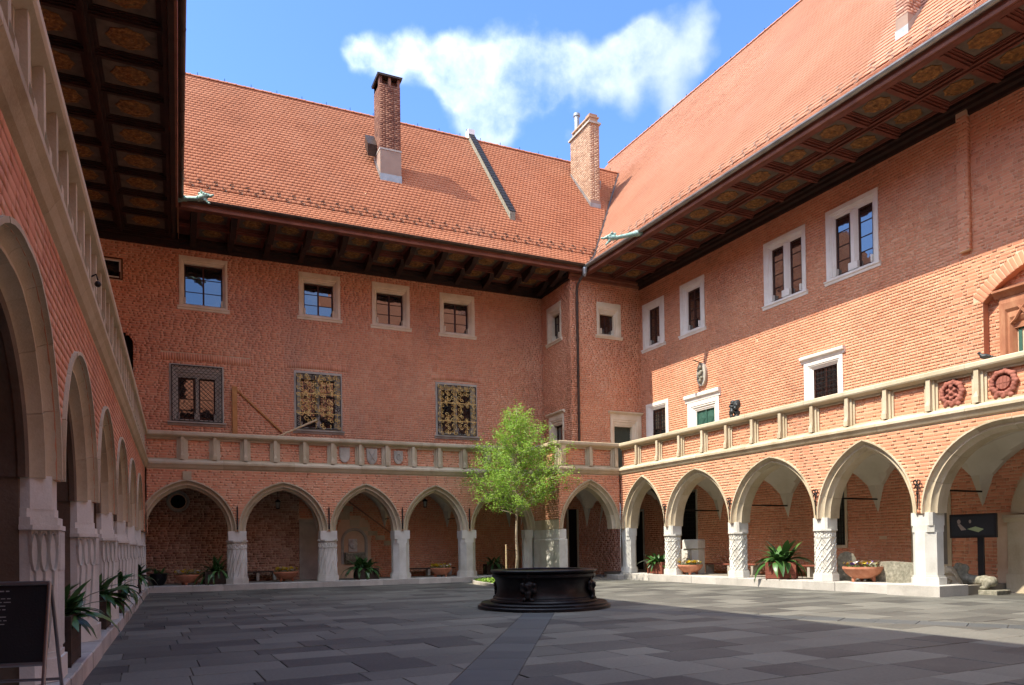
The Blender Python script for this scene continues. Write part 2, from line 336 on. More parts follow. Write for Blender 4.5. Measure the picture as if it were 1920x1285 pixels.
    def ball(s, c, r, seg=8, rings=6, sq=(1, 1, 1)):
        v = [(c[0], c[1], c[2]+r*sq[2])]; f = []
        for i in range(1, rings):
            p = PI*i/rings
            for k in range(seg): t = 2*PI*k/seg; v.append((c[0]+r*sq[0]*math.sin(p)*math.cos(t), c[1]+r*sq[1]*math.sin(p)*math.sin(t), c[2]+r*sq[2]*math.cos(p)))
        v.append((c[0], c[1], c[2]-r*sq[2])); L = len(v)-1
        for k in range(seg):
            k2 = (k+1) % seg; f.append((0, 1+k, 1+k2)); f.append((L, L-seg+k2, L-seg+k))
            for i in range(rings-2): a = 1+i*seg; f.append((a+k, a+seg+k, a+seg+k2, a+k2))
        return s.add(v, f)
    def tf(s, M, start=0):
        for i in range(start, len(s.v)): s.v[i] = tuple(M @ Vector(s.v[i]))
        return s
    def mesh(s, name, mat=None, smooth=False, angle=None):
        me = bpy.data.meshes.new(name); me.from_pydata(s.v, [], s.f)
        names = s.mats if s.mats else [mat]
        for n in names: me.materials.append(MM[n])
        if s.mats: me.polygons.foreach_set('material_index', s.m)
        if smooth:
            me.polygons.foreach_set('use_smooth', [True]*len(s.f))
            if angle: me.set_sharp_from_angle(angle=angle)
        bm = bmesh.new(); bm.from_mesh(me); bmesh.ops.recalc_face_normals(bm, faces=bm.faces); bm.to_mesh(me); bm.free()
        return me
    def obj(s, name, mat=None, parent=None, xf=None, smooth=False, angle=None, **k):
        return link(name, s.mesh(name, mat, smooth, angle), parent, xf, **k)

def frame(ox, oy, ang): return Matrix.Translation((ox, oy, 0)) @ Matrix.Rotation(ang, 4, 'Z')
nR = Vector((math.cos(DL), math.sin(DL), 0))
F_BACK = frame(0, YB, 0)
F_LEFT = frame(XL, 0, PI/2)
F_RIGHT = frame(nR.x*DR, nR.y*DR, -(PI/2-DL))
YBL, XBL, XBR = 28.983, 15.45, 18.62       # the corner block: front, left side
F_BLOCK = frame(0, YBL, 0)
def boxes_mesh(name, mat, C, S, rotz=None, jit=0, back=False):
    """many boxes at once; C centres, S full sizes; box = front (‑y), top, bottom, sides"""
    n = len(C)
    sg = np.array([(-1,-1,-1),(1,-1,-1),(1,1,-1),(-1,1,-1),(-1,-1,1),(1,-1,1),(1,1,1),(-1,1,1)], float)*.5
    V = C[:, None, :]+sg[None]*S[:, None, :]
    if jit: V[:, [0, 1, 4, 5], :] += RNG.normal(0, jit, (n, 4, 3))
    fc = [(0,1,5,4), (4,5,6,7), (3,2,1,0), (1,2,6,5), (3,0,4,7)]+([(2,3,7,6)] if back else [])
    F = (np.arange(n)[:, None, None]*8+np.array(fc)[None]).reshape(-1)
    me = bpy.data.meshes.new(name); me.vertices.add(n*8); me.vertices.foreach_set('co', V.reshape(-1))
    nf = n*len(fc); me.loops.add(nf*4); me.loops.foreach_set('vertex_index', F.astype(np.int32))
    me.polygons.add(nf); me.polygons.foreach_set('loop_start', np.arange(nf, dtype=np.int32)*4); me.polygons.foreach_set('loop_total', np.full(nf, 4, np.int32))
    me.materials.append(MM[mat]); me.update(calc_edges=True); return me

# ---- pointed arches: half span a, rise h, springing zs, centre uc
def arc_R(a, h): return (a*a+h*h)/(2*a)
def arch_pts(uc, a, h, zs, r=0, n=14, bottom=None):
    """outline from left springing over the apex to the right one; r = offset outwards"""
    R = arc_R(a, h); c = R-a              # right-side arc is centred c to the left
    th = math.acos(min(1, c/(R+r)))
    L = [(uc-((R+r)*math.cos(th*i/n)-c), zs+(R+r)*math.sin(th*i/n)) for i in range(n+1)]
    Rr = [(2*uc-p[0], p[1]) for p in reversed(L[:-1])]
    P = L+Rr
    if bottom is not None: P = [(P[0][0], bottom)]+P+[(P[-1][0], bottom)]
    return P
def hole_arch(uc, a, h, zs, r):
    R = arc_R(a, h)+r; c = arc_R(a, h)-a
    def f(z):
        zz = np.maximum(z-zs, 0); ok = zz < R
        hw = np.sqrt(np.maximum(R*R-zz*zz, 0))-c
        hw = np.where(ok & (hw > 0), hw, np.nan); return uc-hw, uc+hw
    return f
def hole_rect(u0, u1, z0, z1):
    def f(z):
        ok = (z > z0) & (z < z1); return np.where(ok, u0, np.nan), np.where(ok, u1, np.nan)
    return f
def hole_circle(uc, zc, r):
    def f(z):
        q = r*r-(z-zc)**2; hw = np.where(q > 0, np.sqrt(np.maximum(q, 0)), np.nan); return uc-hw, uc+hw
    return f
BRICK_ME = {}
def bricks(wall, fr, regions, holes=(), mat='brick', nmax=300, d=0.0, L=.27, H=.088, J=.014, minpx=9.5, proud=.0045, extra=None):
    """brick by brick facing in cross bond; the largest in view are objects, the rest one mesh"""
    rows = []
    for (u0, u1, z0, z1) in regions:
        nr = int((z1-z0)/(H+J)); ph = (z1-z0)/max(nr, 1)
        for r in range(nr):
            z = z0+(r+.5)*ph
            us = []; u = u0-random.random()*.05-(r % 2)*(L*.75); k = random.randrange(2)
            seq = (L, L/2-J/2)
            while u < u1:
                w = seq[k % 2] * (1+random.uniform(-.06, .06)); k += 1
                if random.random() < .08: k += 1
                a, b = max(u, u0), min(u+w, u1); u += w+J
                if b-a > .035: us.append((a, b))
            for a, b in us: rows.append((a, b, z, ph-J))
    A = np.array(rows)
    for h in holes:
        lo, hi = h(A[:, 2]); a, b = A[:, 0].copy(), A[:, 1].copy()
        with np.errstate(invalid='ignore'):
            inside = (a >= lo-.01) & (b <= hi+.01)
            tr = (a < lo) & (b > lo) & (b <= hi+.2); tl = (b > hi) & (a < hi) & (a >= lo-.2)
        A[tr & ~inside, 1] = lo[tr & ~inside]-.004; m = tl & ~inside & ~tr; A[m, 0] = hi[m]+.004
        A = A[~inside & (A[:, 1]-A[:, 0] > .03)]
    if extra: A = A[extra(A)]
    n = len(A)
    pr = proud+RNG.normal(0, .0012, n)
    C = np.stack([(A[:, 0]+A[:, 1])/2, d-pr/2+.01, A[:, 2]+RNG.normal(0, .0016, n)], 1)
    S = np.stack([A[:, 1]-A[:, 0], pr+.02, A[:, 3]*(1+RNG.normal(0, .03, n))], 1)
    T = np.array(fr)
    E0 = np.c_[A[:, 0], np.full(n, d), A[:, 2], np.ones(n)] @ T.T; E1 = np.c_[A[:, 1], np.full(n, d), A[:, 2], np.ones(n)] @ T.T
    x0, y0 = proj_np(E0[:, :3]); x1, y1 = proj_np(E1[:, :3])
    w = np.abs(x1-x0); vis = (np.minimum(x0, x1) > -5) & (np.maximum(x0, x1) < 1925) & (y0 > -5) & (y0 < 1290)
    sc = np.where(vis & (w > minpx), w, 0); sc = np.nan_to_num(sc)
    idx = np.argsort(-sc)[:nmax]; idx = idx[sc[idx] > 0]
    key = (mat,)
    if key not in BRICK_ME:
        BRICK_ME[key] = [boxes_mesh('brick', mat, np.zeros((1, 3)), np.array([[1., 1., 1.]]), jit=.012) for _ in range(3)]
    for i in idx:
        o = bpy.data.objects.new('brick', BRICK_ME[key][i % 3]); COL.objects.link(o); o.parent = wall
        o.location = C[i]; o.scale = S[i]
    rest = np.ones(n, bool); rest[idx] = False
    if rest.any(): link('brick_facing', boxes_mesh('brick_facing', mat, C[rest], S[rest], jit=.0007), wall, kind='stuff')
    return n

def wall_sheet(name, outline, holes, th, parent, mat='mortar', d=0.0, xf=None, back=True):
    """a slab in the u,z plane with real openings"""
    pts = []; edges = []; loops = [outline]+list(holes)
    for lp in loops:
        b = len(pts); pts += [Vector(p) for p in lp]; edges += [(b+i, b+(i+1) % len(lp)) for i in range(len(lp))]
    vs, es, fs, _, _, _ = delaunay_2d_cdt(pts, edges, [], 0, 1e-5)
    def inside(p, poly):
        c = False; j = len(poly)-1
        for i in range(len(poly)):
            a, b = poly[i], poly[j]
            if (a[1] > p[1]) != (b[1] > p[1]) and p[0] < (b[0]-a[0])*(p[1]-a[1])/(b[1]-a[1])+a[0]: c = not c
            j = i
        return c
    keep = []
    for f in fs:
        c = (sum(vs[i][0] for i in f)/len(f), sum(vs[i][1] for i in f)/len(f))
        if inside(c, outline) and not any(inside(c, h) for h in holes): keep.append(f)
    mb = MB(); mb.add([(v[0], d, v[1]) for v in vs], keep)
    if back: mb.add([(v[0], d+th, v[1]) for v in vs], [tuple(reversed(f)) for f in keep])
    for lp in loops:
        n = len(lp); nf0 = len(mb.f) if lp is outline else nf0; mb.add([(p[0], d, p[1]) for p in lp]+[(p[0], d+th, p[1]) for p in lp], [(i, (i+1) % n, n+(i+1) % n, n+i) for i in range(n)])
    me = bpy.data.meshes.new(name); me.from_pydata(mb.v, [], mb.f); me.materials.append(MM[mat]); me.materials.append(MM['brick'])
    me.polygons.foreach_set('material_index', [0]*nf0+[1]*(len(mb.f)-nf0))
    return link(name, me, parent, xf)
def rectpoly(u0, u1, z0, z1): return [(u0, z0), (u1, z0), (u1, z1), (u0, z1)]

def arch_moulding(parent, uc, a, h, zs, mat='sandstone', prof=None, bot=None, depth=.66, xf=None, keystone=False, n=14, inner=None):
    prof = prof or [(.305, .03), (.305, -.045), (.26, -.045), (.255, -.015), (.235, .03), (.20, .075), (.155, .10), (.14, .085), (.105, .085), (.09, .13), (.06, .19), (.03, .225), (0, .24), (0, depth)]
    o = link('arch_moulding', None, parent, xf)
    P = [arch_pts(uc, a, h, zs, r, 16, bot) for r, d in prof]; m = len(P[0]); k = 4; n = 16
    i = 0
    while i < m-1:
        j = min(i+k, m-1); e = .010*(P[0][1][1]-P[0][0][1] > 0); dd = random.uniform(-.004, .004)
        V = []; F = []; c = j-i+1
        for (r, d), pts in zip(prof, P):
            q = list(pts[i:j+1])
            q[0] = (q[0][0]+(q[1][0]-q[0][0])*.02, q[0][1]+(q[1][1]-q[0][1])*.02); q[-1] = (q[-1][0]+(q[-2][0]-q[-1][0])*.02, q[-1][1]+(q[-2][1]-q[-1][1])*.02)
            V += [(p[0], d+dd, p[1]) for p in q]
        for t in range(len(prof)-1):
            for x in range(c-1): F.append((t*c+x, (t+1)*c+x, (t+1)*c+x+1, t*c+x+1))
        F.append(tuple(t*c for t in range(len(prof)))); F.append(tuple(t*c+c-1 for t in reversed(range(len(prof)))))
        MB().add(V, F).obj('voussoir', mat, o, smooth=True, angle=.5); i = j
    n = 14
    if keystone: MB().box(uc-.16, uc+.16, -.06, .1, zs+h+.30, zs+h+.62).obj('keystone', mat, o)
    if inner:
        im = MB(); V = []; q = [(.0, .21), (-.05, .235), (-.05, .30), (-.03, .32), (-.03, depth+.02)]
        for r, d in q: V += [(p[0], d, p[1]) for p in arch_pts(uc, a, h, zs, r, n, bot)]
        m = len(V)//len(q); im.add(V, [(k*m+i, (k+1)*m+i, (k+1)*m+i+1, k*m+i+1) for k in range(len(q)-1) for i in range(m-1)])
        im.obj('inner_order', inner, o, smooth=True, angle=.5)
    return o
def face_ribs(mb, P0, P1, lines, w, dep, z0):
    """ribs on a vertical face running P0->P1; lines in (s 0..1, z) pairs"""
    P0, P1 = Vector(P0), Vector(P1); t = (P1-P0); nrm = Vector((t.y, -t.x, 0)).normalized(); Lh = t.length
    for pts in lines:
        Q = [P0+t*s+Vector((0, 0, z)) for s, z in pts]
        v = []; f = []
        for i, q in enumerate(Q):
            a = Q[max(i-1, 0)]; b = Q[min(i+1, len(Q)-1)]; dr = (b-a).normalized(); sd = dr.cross(nrm)*w/2
            v += [q-sd-nrm*.004, q+nrm*dep, q+sd-nrm*.004]
        for i in range(len(Q)-1): f += [(3*i, 3*i+1, 3*i+4, 3*i+3), (3*i+1, 3*i+2, 3*i+5, 3*i+4)]
        mb.add(v, f)
def octo(uc, dc, r, k=.4142):
    """octagon with flats facing the axes, r = half width"""
    q = r*k; return [(uc-q, dc-r), (uc+q, dc-r), (uc+r, dc-q), (uc+r, dc+q), (uc+q, dc+r), (uc-q, dc+r), (uc-r, dc+q), (uc-r, dc-q)]
def pillar(parent, uc, style, r=.375, q=None, dc=.36, z0=.24, mat='limestone', top=2.36, xf=None, label=None):
    sh = r-.02
    mb = MB()
    for a, b, rr in ((z0, z0+.22, r+.05), (z0+.22, z0+.27, r+.02)): mb.prismz(octo(uc, dc, rr), a, b)
    base = mb
    if style != 'plain': mb.prismz(octo(uc, dc, sh), z0+.25, 1.98)
    else: mb.prismz(octo(uc, dc, sh+.01), z0+.25, 1.80)
    if style == 'niche':
        mb.prismz(octo(uc, dc, r+.05), 1.80, 1.84); mb.prismz(octo(uc, dc, r+.01), 1.84, 1.93); mb.prismz(octo(uc, dc, r-.04), 1.93, 2.0)
    elif style == 'plain':
        mb.prismz(octo(uc, dc, r-.03, .62), 1.80, 2.0)
    else:
        mb.prismz(octo(uc, dc, r+.03), 1.93, 1.99)
    if q is None: mb.box(uc-r+.03, uc+r-.03, dc-r+.029, dc+r-.03, 1.985, top)
    else: mb.prismz(octo(uc, dc, q, .78), 1.985, top)
    p = mb.obj('pillar', mat, parent, xf, label=label)
    O = octo(uc, dc, sh); cv = MB()
    faces = [(O[7], O[0]), (O[0], O[1]), (O[1], O[2]), (O[6], O[7]), (O[2], O[3])]
    zb, zt = z0+.28, 1.90
    for A, B in faces:
        P0, P1 = (A[0], A[1], 0), (B[0], B[1], 0); ls = []
        if style == 'lattice':
            nb = 3; dz = (1.70-zb)/nb
            for i in range(nb):
                ls.append([(0, zb+i*dz), (1, zb+(i+1)*dz)]); ls.append([(1, zb+i*dz), (0, zb+(i+1)*dz)])
                ls.append([(.5, zb+i*dz), (1, zb+(i+.5)*dz)]); ls.append([(.5, zb+i*dz), (0, zb+(i+.5)*dz)])
            for z in (1.72, 1.91): ls.append([(0, z), (1, z)])
            for s in (.25, .75): ls.append([(s+.17*math.cos(t*PI/4), 1.815+.06*math.sin(t*PI/4)) for t in range(9)])
            face_ribs(cv, P0, P1, ls, .035, .022, 0)
        elif style == 'twist':
            for i in range(-1, 5): ls.append([(max(0, min(1, s)), z) for s, z in [((i*.5)+(t/8), zb+(1.62-zb)*t/8) for t in range(9)] if 0 <= s <= 1.0])
            ls = [l for l in ls if len(l) > 1]
            for z in (1.66, 1.88): ls.append([(0, z), (1, z)])
            for s in (.25, .75): ls.append([(s+.18*math.cos(t*PI/4), 1.77+.08*math.sin(t*PI/4)) for t in range(9)])
            face_ribs(cv, P0, P1, ls, .05, .028, 0)
        elif style == 'niche':
            for s in (.25, .75):
                ls.append([(s+.23*math.cos(-PI/2+t*PI/6), 1.56+.21*math.sin(-PI/2+t*PI/6)) for t in range(13)])
            for s in (0, .5, 1): ls.append([(s, 1.79), (s, 1.62)])
            for s0, s1 in ((0, .1), (.5, .4), (.5, .6), (1, .9)): ls.append([(s0, 1.14), (s1, 1.34)])
            for s0 in (0, .5, 1.0): ls.append([(max(0, s0), 1.14), (max(0, s0-.12), .9), (max(0, s0-.25), zb)])
            ls.append([(0, 1.80), (1, 1.80)])
            face_ribs(cv, P0, P1, ls, .05, .035, 0)
    if style in ('lattice', 'twist', 'niche'): cv.obj('carving', mat, p)
    return p
def pier(parent, uc, z0=.24, r=.38, c=.20, back=.76, top=2.36):
    def sh(r, c, b=.0): return [(uc-r, c+.01-b), (uc-r+c, -b), (uc+r-c, -b), (uc+r, c+.01-b), (uc+r, .30), (uc-r, .30)]
    mb = MB()
    mb.prismz(sh(r+.04, c, .04), z0, z0+.24); mb.prismz(sh(r+.015, c, .015), z0+.24, z0+.30)
    mb.prismz(sh(r, c), z0+.29, 1.80); mb.prismz(sh(r+.035, c, .03), 1.80, 1.85); mb.prismz(sh(r+.01, c, .005), 1.85, 1.93); mb.prismz(sh(r-.03, c, -.03), 1.93, 2.02)
    mb.prismz(sh(r-.05, c*.8, -.045), 2.01, top)
    p = mb.obj('pillar', 'limestone', parent)
    MB().box(uc-r-.004, uc+r+.004, .301, back, z0, top-.001).obj('pier_back', 'shade_brown_stone', p)  # rear of the pier, painted dark in place of its shade
    S = sh(r, c); cv = MB()
    for A, B, n in ((S[0], S[1], 3), (S[1], S[2], 5), (S[2], S[3], 3)):
        ls = []
        for k in range(n):
            s0 = (k+.5)/n; w = .46/n
            ls.append([(s0+w*math.cos(-PI/2+t*PI/6), 1.57+.20*math.sin(-PI/2+t*PI/6)) for t in range(13)])
            ls.append([(s0, 1.37), (s0, 1.28), (s0-.2/n, 1.0), (max(0, s0-.7/n), z0+.35)])
        for k in range(n+1): ls.append([(k/n, 1.79), (k/n, 1.64)])
        ls.append([(0, 1.80), (1, 1.80)])
        face_ribs(cv, (A[0], A[1], 0), (B[0], B[1], 0), ls, .028, .026, 0)
    cv.obj('carving', 'limestone', p)
    return p
def vault(parent, u0, u1, d0, d1, zs=2.5, top=4.35, xf=None, n=14):
    """groined plaster vault over one bay, pendants at its corners"""
    def h(t):
        t = min(1, abs(t)); a, hh = 1.0, 1.18; R = (a*a+hh*hh)/2; x = t+(R-a)
        return math.sqrt(max(0, R*R-x*x))/hh
    V = []; F = []
    H = top-zs
    for j in range(n+1):
        for i in range(n+1):
            u = u0+(u1-u0)*i/n; d = d0+(d1-d0)*j/n; tu = (2*i/n-1); td = (2*j/n-1)
            e = .02
            z = zs+H*max(h(tu), h(td))
            V.append((u, d, z))
    for j in range(n):
        for i in range(n): a = j*(n+1)+i; F.append((a, a+n+1, a+n+2, a+1))
    me = bpy.data.meshes.new('vault'); me.from_pydata(V, [], F); me.materials.append(MM['vault_plaster'])
    me.polygons.foreach_set('use_smooth', [True]*len(F)); me.set_sharp_from_angle(angle=.45)
    o = link('vault', me, parent, xf)
    return o

# ---- windows
def window(parent, rect, w=(.2, .2, .1, .3), xf=None, mat='window_stone', sill=.10, sillh=.16, lights=1, rows=4, cols=2, depth=.26, hood=0,
           casement='casement_wood', grille=None, d=0, bars=.022, mull=.17, door=None, proud=.035, reveal=True, label=None, openleaf=False):
    u0, u1, z0, z1 = rect
    mb = MB()
    mb.ring(rect, [(0, d+.03), (0, d-proud), (.45, d-proud), (.5, d-proud*.2), (.62, d-proud*.2), (.68, d+.03), (.85, d+.045), (.9, d+.07), (1.0, d+.08), (1.0, d+depth+.12)], w)
    iu0, iu1, iz0, iz1 = u0+w[0], u1-w[1], z0+w[2], z1-w[3]
    per = (iu1-iu0-(lights-1)*mull)/lights
    for k in range(1, lights):
        a = iu0+k*per+(k-1)*mull; mb.prismz([(a, d+.12), (a+mull*.3, d+.0), (a+mull*.7, d+.0), (a+mull, d+.12), (a+mull, d+depth+.05), (a, d+depth+.05)], iz0+.002, iz1-.002)
        mb.box(a-.02, a+mull+.02, d-.01, d+depth, iz0+.001, iz0+.26)
    for a in (iu0-.001, iu1-.06):    # blocks at the foot of the jambs
        mb.box(a, a+.061, d+.0, d+depth, iz0+.001, iz0+.26)
    if hood:
        mb.sweepu(u0-.12, u1+.12, [(d+.05, z1+.001), (d-.05, z1+.001), (d-.07, z1+hood*.35), (d-.15, z1+hood*.55), (d-.17, z1+hood*.9), (d-.15, z1+hood), (d+.05, z1+hood+.01)])
    wo = mb.obj('window', mat, parent, xf, label=label)
    if sill:
        s = MB(); s.sweepu(u0-.08, u1+.08, [(d+.12, z0-sillh), (d-.04, z0-sillh), (d-.06, z0-sillh*.5), (d-sill, z0-sillh*.35), (d-sill, z0-.01), (d-.03, z0+.012), (d+.12, z0+.02)])
        s.obj('sill', mat, wo)
    gl_d = d+depth
    bk = MB(); bk.box(iu0-.1, iu1+.1, gl_d+.14, gl_d+.16, iz0-.1, iz1+.1); bk.obj('dark_room', 'dark_interior', wo)
    for k in range(lights):
        a = iu0+k*(per+mull); b = a+per
        if door:
            dm = MB(); dm.box(a, b, gl_d, gl_d+.06, iz0, iz1)
            nx = max(1, round((b-a)/.55)); sw = (b-a)/nx
            for i in range(nx):
                c0, c1 = a+i*sw, a+(i+1)*sw; zz = iz1
                if door[1] == 'chevron':
                    for q in range(14):
                        z = iz1-q*.13; mid = (c0+c1)/2
                        for (x0, x1) in ((c0, mid), (mid, c1)):
                            za, zb_ = (z, z-.3) if x0 == c0 else (z-.3, z)
                            dm.add([(x0, gl_d-.015, za), (x1, gl_d-.015, zb_), (x1, gl_d-.015, zb_-.07), (x0, gl_d-.015, za-.07), (x0, gl_d+.01, za+.02), (x1, gl_d+.01, zb_+.02)], [(0, 1, 2, 3), (4, 5, 1, 0)])
                elif door[1] == 'diamond':
                    for cz in (zz-.36, zz-1.08):
                        cx = (c0+c1)/2
                        for rr_ in (.24, .12): dm.add([(cx, gl_d-.02, cz+rr_*1.3), (cx+rr_, gl_d-.02, cz), (cx, gl_d-.02, cz-rr_*1.3), (cx-rr_, gl_d-.02, cz), (cx, gl_d-.045, cz)], [(0, 1, 4), (1, 2, 4), (2, 3, 4), (3, 0, 4)])
                    dm.box(c0, c0+.05, gl_d-.03, gl_d, iz0, iz1); dm.box(c1-.05, c1, gl_d-.03, gl_d, iz0, iz1)
            dm.obj('door_leaf', door[0], wo); continue
        cm = MB(); fw = .055
        cm.ring((a, b, iz0, iz1), [(0, gl_d-.03), (fw, gl_d-.03), (fw, gl_d+.02)])
        for i in range(1, cols):
            x = a+(b-a)*i/cols; t = .035 if (cols == 2 and lights == 1) else .014; cm.box(x-t, x+t, gl_d-.035, gl_d+.015, iz0+fw, iz1-fw)
        for j in range(1, rows):
            z = iz0+(iz1-iz0)*j/rows; cm.box(a+fw, b-fw, gl_d-.02, gl_d+.012, z-bars/2, z+bars/2)
        cm.obj('casement', casement, wo)
        for i in range(cols):
            for j in range(rows):
                x0 = a+(b-a)*i/cols; x1 = a+(b-a)*(i+1)/cols; zz0 = iz0+(iz1-iz0)*j/rows; zz1 = iz0+(iz1-iz0)*(j+1)/rows
                if rows*cols > 8 and j+i > 0: continue
                if rows*cols > 8: x1, zz1 = b, iz1
                t = random.uniform(-.006, .006)
                pm = MB(); pm.add([(x0+.01, gl_d+.006+t, zz0), (x1-.01, gl_d+.006-t, zz0), (x1-.01, gl_d+.006-t, zz1), (x0+.01, gl_d+.006+t, zz1)], [(0, 1, 2, 3)])
                pm.obj('pane', 'window_glass', wo)
    if grille == 'square':
        g = MB(); n = max(3, round((iu1-iu0)/.17)); m = max(3, round((iz1-iz0)/.19)); gd = d+.10
        for i in range(n+1): x = iu0+(iu1-iu0)*i/n; g.box(x-.008, x+.008, gd-.008, gd+.008, iz0, iz1)
        for j in range(m+1): z = iz0+(iz1-iz0)*j/m; g.box(iu0, iu1, gd-.018, gd-.009, z-.008, z+.008)
        g.obj('grille', 'iron', wo)
    return wo
# ================================================================== SETTING: ground
g = MB(); g.box(-400, 400, -400, 400, -.12, -.065, skip='b'); g.obj('ground', 'ground_earth', kind='structure')
pav = MB().box(XL-.2, 21.3, -7, YB+.2, -.062, -.02).obj('courtyard_pavement', 'joint_sand', kind='structure')
def clip(poly, n, c):
    """keep the part where n.p < c"""
    o = []
    for i in range(len(poly)):
        a, b = poly[i], poly[(i+1) % len(poly)]; da, db = n[0]*a[0]+n[1]*a[1]-c, n[0]*b[0]+n[1]*b[1]-c
        if da <= 0: o.append(a)
        if (da < 0) != (db < 0) and abs(da-db) > 1e-9: t = da/(da-db); o.append((a[0]+(b[0]-a[0])*t, a[1]+(b[1]-a[1])*t))
    return o
def parea(p): return abs(sum(p[i][0]*p[(i+1) % len(p)][1]-p[(i+1) % len(p)][0]*p[i][1] for i in range(len(p))))/2
WELL = Vector((8.55, 16.95)); STRIPS = []
for P, hw in ((Vector((3.0, 7.6)), .36), (Vector((14.2, 7.2)), .36)):
    dr = (WELL-P).normalized(); nn = Vector((dr.y, -dr.x)); STRIPS.append((dr, nn, nn.dot(WELL), hw, 1 if P.x < WELL.x else -1))
slabs = []
def add_slab(poly, matn):
    if len(poly) > 2 and parea(poly) > .03: slabs.append((poly, matn))
ct, st = math.cos(DL), math.sin(DL)
y = -6.2
row = 0
while y < YB+.3:
    hh = random.choice((.62, .72, .8, .9)); x = XL-1.5+random.uniform(-.8, 0)
    while x < 22:
        w = random.uniform(.75, 1.55); q = [(x+.006, y+.006), (x+w-.006, y+.006), (x+w-.006, y+hh-.006), (x+.006, y+hh-.006)]
        q = [(a*ct-b*st, a*st+b*ct) for a, b in q]; x += w
        q = clip(q, (-1, 0), -XL+.02); q = clip(q, (0, 1), YB+.05) if q else q
        q = clip(q, (nR.x, nR.y), DR+.3) if q else q
        if not q or len(q) < 3: continue
        parts = [q]
        for dr, nn, c, hw, sd in STRIPS:
            new = []
            for p in parts:
                cx = sum(v[0] for v in p)/len(p); cy = sum(v[1] for v in p)/len(p)
                if (Vector((cx, cy))-WELL).dot(dr) > 1.0: new.append(p); continue
                a = clip(p, nn, c-hw-.004); b = clip(p, -nn, -(c+hw)-.004)
                if len(a) > 2: new.append(a)
                if len(b) > 2: new.append(b)
            parts = new
        for p in parts: add_slab(p, 'paving')
    y += hh; row += 1
for dr, nn, c, hw, sd in STRIPS:
    s = 1.2
    while s < 23:
        L = random.uniform(.5, .95)
        q = [WELL-dr*s-nn*(hw-.004), WELL-dr*s+nn*(hw-.004), WELL-dr*(s+L-.01)+nn*(hw-.004), WELL-dr*(s+L-.01)-nn*(hw-.004)]; s += L
        q = [(v.x, v.y) for v in q]
        q = clip(q, (nR.x, nR.y), DR+.2); q = clip(q, (-1, 0), -XL) if q else q
        if q and q[0][1] > -6: add_slab(q, 'paving_blue')
def slab_geo(p, mb):
    cx = sum(v[0] for v in p)/len(p); cy = sum(v[1] for v in p)/len(p); z = random.uniform(-.004, .003); tx, ty = random.gauss(0, .0016), random.gauss(0, .0016)
    n = len(p); b = .008
    def zz(v): return z+(v[0]-cx)*tx+(v[1]-cy)*ty
    V = [(v[0], v[1], -.03) for v in p]+[(v[0], v[1], zz(v)-.005) for v in p]
    V += [(v[0]+(cx-v[0])*.012, v[1]+(cy-v[1])*.012, zz(v)) for v in p]
    F = [(i, (i+1) % n, n+(i+1) % n, n+i) for i in range(n)]+[(n+i, n+(i+1) % n, 2*n+(i+1) % n, 2*n+i) for i in range(n)]+[tuple(range(2*n, 3*n))]
    mb.add(V, F)
cen = np.array([[sum(v[0] for v in p)/len(p), sum(v[1] for v in p)/len(p), 0] for p, _ in slabs])
px, py = proj_np(cen); dist = np.hypot(cen[:, 0], cen[:, 1])
score = np.where((px > -40) & (px < 1960) & (py < 1330), np.array([parea(p) for p, _ in slabs])/dist**3, 0); score = np.nan_to_num(score)
big = set(np.argsort(-score)[:300])
rest = {'paving': MB(), 'paving_blue': MB()}
for i, (p, mn) in enumerate(slabs):
    if i in big and score[i] > 0:
        mb = MB(); slab_geo(p, mb); mb.obj('paving_slab', mn, pav)
    else: slab_geo(p, rest[mn])
for mn, mb in rest.items():
    if mb.f: mb.obj('paving_slabs', mn, pav, kind='stuff')

